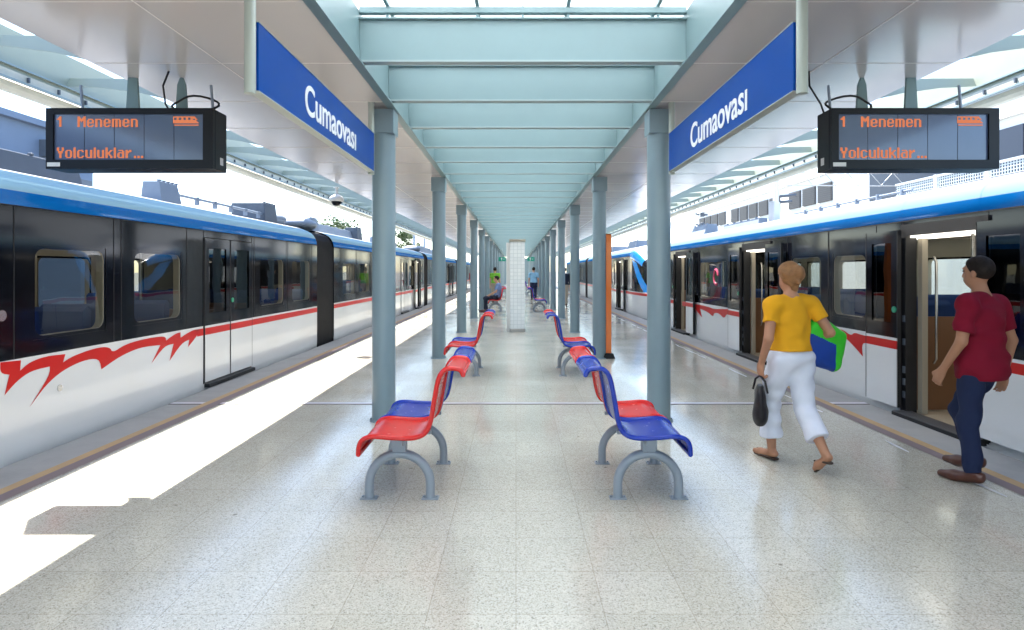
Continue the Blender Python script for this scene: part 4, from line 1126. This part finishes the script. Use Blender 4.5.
M['skintan'] = paint('skin_tanned', (.40, .19, .105), .6, var=.16, bump=.1, bscale=160)
for nm, c in (('hairblond', (.27,.13,.05)), ('hairdark', (.022,.016,.013)), ('yellow', (.72,.34,.012)), ('whitecloth', (.70,.71,.78)), ('redcloth', (.20,.004,.020)),
              ('denim', (.014,.022,.06)), ('skyshirt', (.20,.38,.55)), ('greenshirt', (.16,.42,.04)), ('darkcloth', (.02,.025,.045)), ('khaki', (.38,.33,.26)), ('blueshirt', (.16,.24,.42)), ('maroon', (.18,.03,.04)),
              ('baggreen', (.05,.55,.03)), ('bagblue', (.012,.05,.28)), ('bagblack', (.018,.015,.016))):
    M[nm] = paint(nm, c, .85 if 'bag' not in nm else .45, var=.10, scale=9, bump=.12, bscale=220, spec=.25) if 'hair' not in nm else paint(nm, c, .65, var=.45, scale=34, bump=.6, bscale=75, spec=.4 if 'blond' in nm else .12)
M['shoebrown'] = paint('shoe_leather', (.085,.026,.014), .35, var=.12, coat=.2)
M['sandal'] = paint('sandal', (.05,.03,.018), .6); M['eyedark'] = paint('eye', (.03,.02,.015), .15)
# joints in body heights
def stand(**kw):
    J = dict(pelvis=(0,0,.535), chest=(0,.005,.715), neck=(0,-.005,.845), head=(0,.015,.925), face=(0,1,0),
        sh_l=(-.108,-.005,.795), sh_r=(.108,-.005,.795), el_l=(-.135,-.02,.625), el_r=(.135,-.02,.625), wr_l=(-.14,.03,.475), wr_r=(.14,.03,.475),
        hip_l=(-.055,0,.515), hip_r=(.055,0,.515), kn_l=(-.055,.015,.285), kn_r=(.055,.015,.285), an_l=(-.055,-.01,.046), an_r=(.055,-.01,.046), toe_l=(-.06,.095,.018), toe_r=(.06,.095,.018))
    J.update(kw); return J
# woman walking away, right foot pushing off
HW = 1.62
JW = stand(kn_l=(-.045,.105,.285), an_l=(-.038,.095,.048), toe_l=(-.05,.215,.016), kn_r=(.05,-.03,.29), an_r=(.04,-.185,.105), toe_r=(.035,-.125,.018),
    el_l=(-.150,-.03,.63), wr_l=(-.150,.03,.495), fd_l=(-.0,.05,-1), pn_l=(1,0,0), el_r=(.165,-.075,.655), wr_r=(.145,.065,.60), fd_r=(-.1,1,-.1), pn_r=(-.3,0,-1), ts_r=(-1,0,.2))
person('walking woman in yellow shirt and white cropped trousers with bags', (2.20, 4.96, 0), (-.25,.97), HW, JW,
    dict(shirt='yellow', trousers='whitecloth', hair='hairblond', bun=True, sleeve=.55, cuff=.70, loose=1.2, hemr=.078, hem=.03, sandal=True, skin='skintan', curl_l=.85, curl_r=.7, build=1.0), .0075, 3)
def local_frame(loc, fwd):
    f = unit((fwd[0], fwd[1], 0)); r = np.array([f[1], -f[0], 0]); return lambda x, y, z: np.array(loc) + r*x + f*y + np.array([0,0,z])
LW = local_frame((2.20,4.96,0), (-.25,.97))
# shoulder bag pressed under the right arm
def rotm(ax, ay, az):
    m = Matrix.Rotation(R(az),3,'Z') @ Matrix.Rotation(R(ay),3,'Y') @ Matrix.Rotation(R(ax),3,'X'); return np.array(m.transposed())
c = LW(.27, -.03, .965); rt = rotm(0, 28, 12)
p = empty('shoulder_bag', tuple(c), 'green and blue bag tucked under the arm of the woman in yellow', 'bag')
def pickbag(C): return (C[:,0]*.55 - C[:,2]*1.0 < .02) if False else ((C[:,2] + .45*C[:,0] < .035) & (C[:,0] < .09)).astype(int)
wl = lambda *v: rt.T @ A(*v)
sdf_obj('bag_body', [cone(wl(-.17,0,-.13), wl(.17,0,-.12), .048, .045, .05), cone(wl(-.13,0,.15), wl(.13,0,.14), .026, .026, .05), cone(wl(-.18,0,-.10), wl(-.14,0,.12), .035, .024, .05), cone(wl(.18,0,-.10), wl(.14,0,.12), .035, .024, .05), ('e', A(0,0,-.01), A(.20,.068,.18), rt, 0, .05, None)], .008, None, p, .004, (), 4, ['baggreen','bagblue'], pickbag)
b = MB(); sh = LW(.17,-.02,1.335) - c
b.tube([A(-.12,.03,.10), A(-.12,.02,.22), sh + A(0,.03,.0), sh + A(-.01,-.02,.012), A(-.06,-.06,.2), A(.02,-.06,.13)], .011, 8)
o = b.build('strap', 'baggreen', None); o.parent = p
c = LW(-.243, .055, .64)
p = empty('handbag', tuple(c), 'dark handbag hanging from the left hand of the woman in yellow', 'bag')
sdf_obj('bag_body', [('e', A(0,0,-.14), A(.045,.15,.16), rotm(0,0,-20), 0, .05, None), ('e', A(0,0,-.24), A(.055,.145,.08), rotm(0,0,-20), 0, .05, None)], .009, 'bagblack', p, .003, [(A(0,0,.0), (0,0,1))], 9)
b = MB(); b.tube([A(.02,-.10,-.05), A(.01,-.07,.04), A(.0,-.0,.075), A(-.01,.07,.04), A(-.02,.10,-.05)], .009, 8); o = b.build('strap', 'bagblack', None); o.parent = p
# man in red, about to step towards the open door
JM = stand(an_l=(-.06,-.0,.048), kn_l=(-.058,.02,.285), toe_l=(-.07,.115,.018), kn_r=(.05,.115,.30), an_r=(.05,.055,.085), toe_r=(.05,.165,.055),
    el_r=(.165,-.035,.625), wr_r=(.155,-.01,.475), fd_r=(-.02,.12,-1), el_l=(-.145,.0,.63), wr_l=(-.135,.085,.495), fd_l=(.05,.45,-.9))
person('man in a dark red shirt and blue jeans at the open train door', (3.40, 4.53, 0), (-.42,.9), 1.66, JM,
    dict(shirt='redcloth', trousers='denim', hair='hairdark', sleeve=.75, cuff=.97, loose=1.02, hemr=.058, hem=-.075, skin='skintan', build=1.12), .0075, 11)
# people far along the platform
JB = stand(kn_l=(-.05,.05,.285), an_l=(-.05,.06,.048), toe_l=(-.055,.17,.018), an_r=(.05,-.11,.07), kn_r=(.05,-.02,.285), toe_r=(.055,-.03,.018))
person('man in a light blue shirt and dark jeans walking away by the right benches', (.92, 32.4, 0), (0,1), 1.76, JB, dict(shirt='skyshirt', trousers='denim', hair='hairdark', sleeve=.7, cuff=.97, hem=-.0, build=1.08), .014, 21, False)
person('man in a bright green shirt standing behind the seated man', (-1.02, 30, 0), (.1,1), 1.74, stand(), dict(shirt='greenshirt', trousers='khaki', hair='hairdark', sleeve=.6, cuff=.97, build=1.1), .014, 22, False)
person('man in dark top and khaki trousers walking beside the right train', (2.08, 26.7, 0), (.1,1), 1.72, JB, dict(shirt='darkcloth', trousers='khaki', hair='hairdark', sleeve=1.6, cuff=.97, build=1.1), .014, 23, False)
person('distant person in maroon on the sunlit side near the left train', (-3.0, 43, 0), (-.2,1), 1.7, stand(), dict(shirt='maroon', trousers='darkcloth', hair='hairdark', sleeve=1.5, cuff=.97), .016, 24, False)
JS = stand(pelvis=(0,-.02,.335), chest=(0,-.045,.515), neck=(0,-.04,.645), head=(0,.0,.725), sh_l=(-.108,-.05,.595), sh_r=(.108,-.05,.595), el_l=(-.15,-.0,.45), el_r=(.15,-.0,.45), wr_l=(-.09,.13,.385), wr_r=(.09,.13,.385),
    hip_l=(-.055,0,.318), hip_r=(.055,0,.318), kn_l=(-.075,.235,.305), kn_r=(.075,.235,.305), an_l=(-.07,.20,.048), an_r=(.07,.24,.048), toe_l=(-.075,.31,.018), toe_r=(.075,.35,.018), fd_l=(.2,1,-.1), fd_r=(-.2,1,-.1))
person('seated man in a blue shirt and dark trousers on a left bench', (AX-.847+.04, 23.47, 0), (-1,.0), 1.72, JS, dict(shirt='blueshirt', trousers='darkcloth', hair='hairdark', sleeve=.75, cuff=.95, hem=-.01), .012, 25, False)
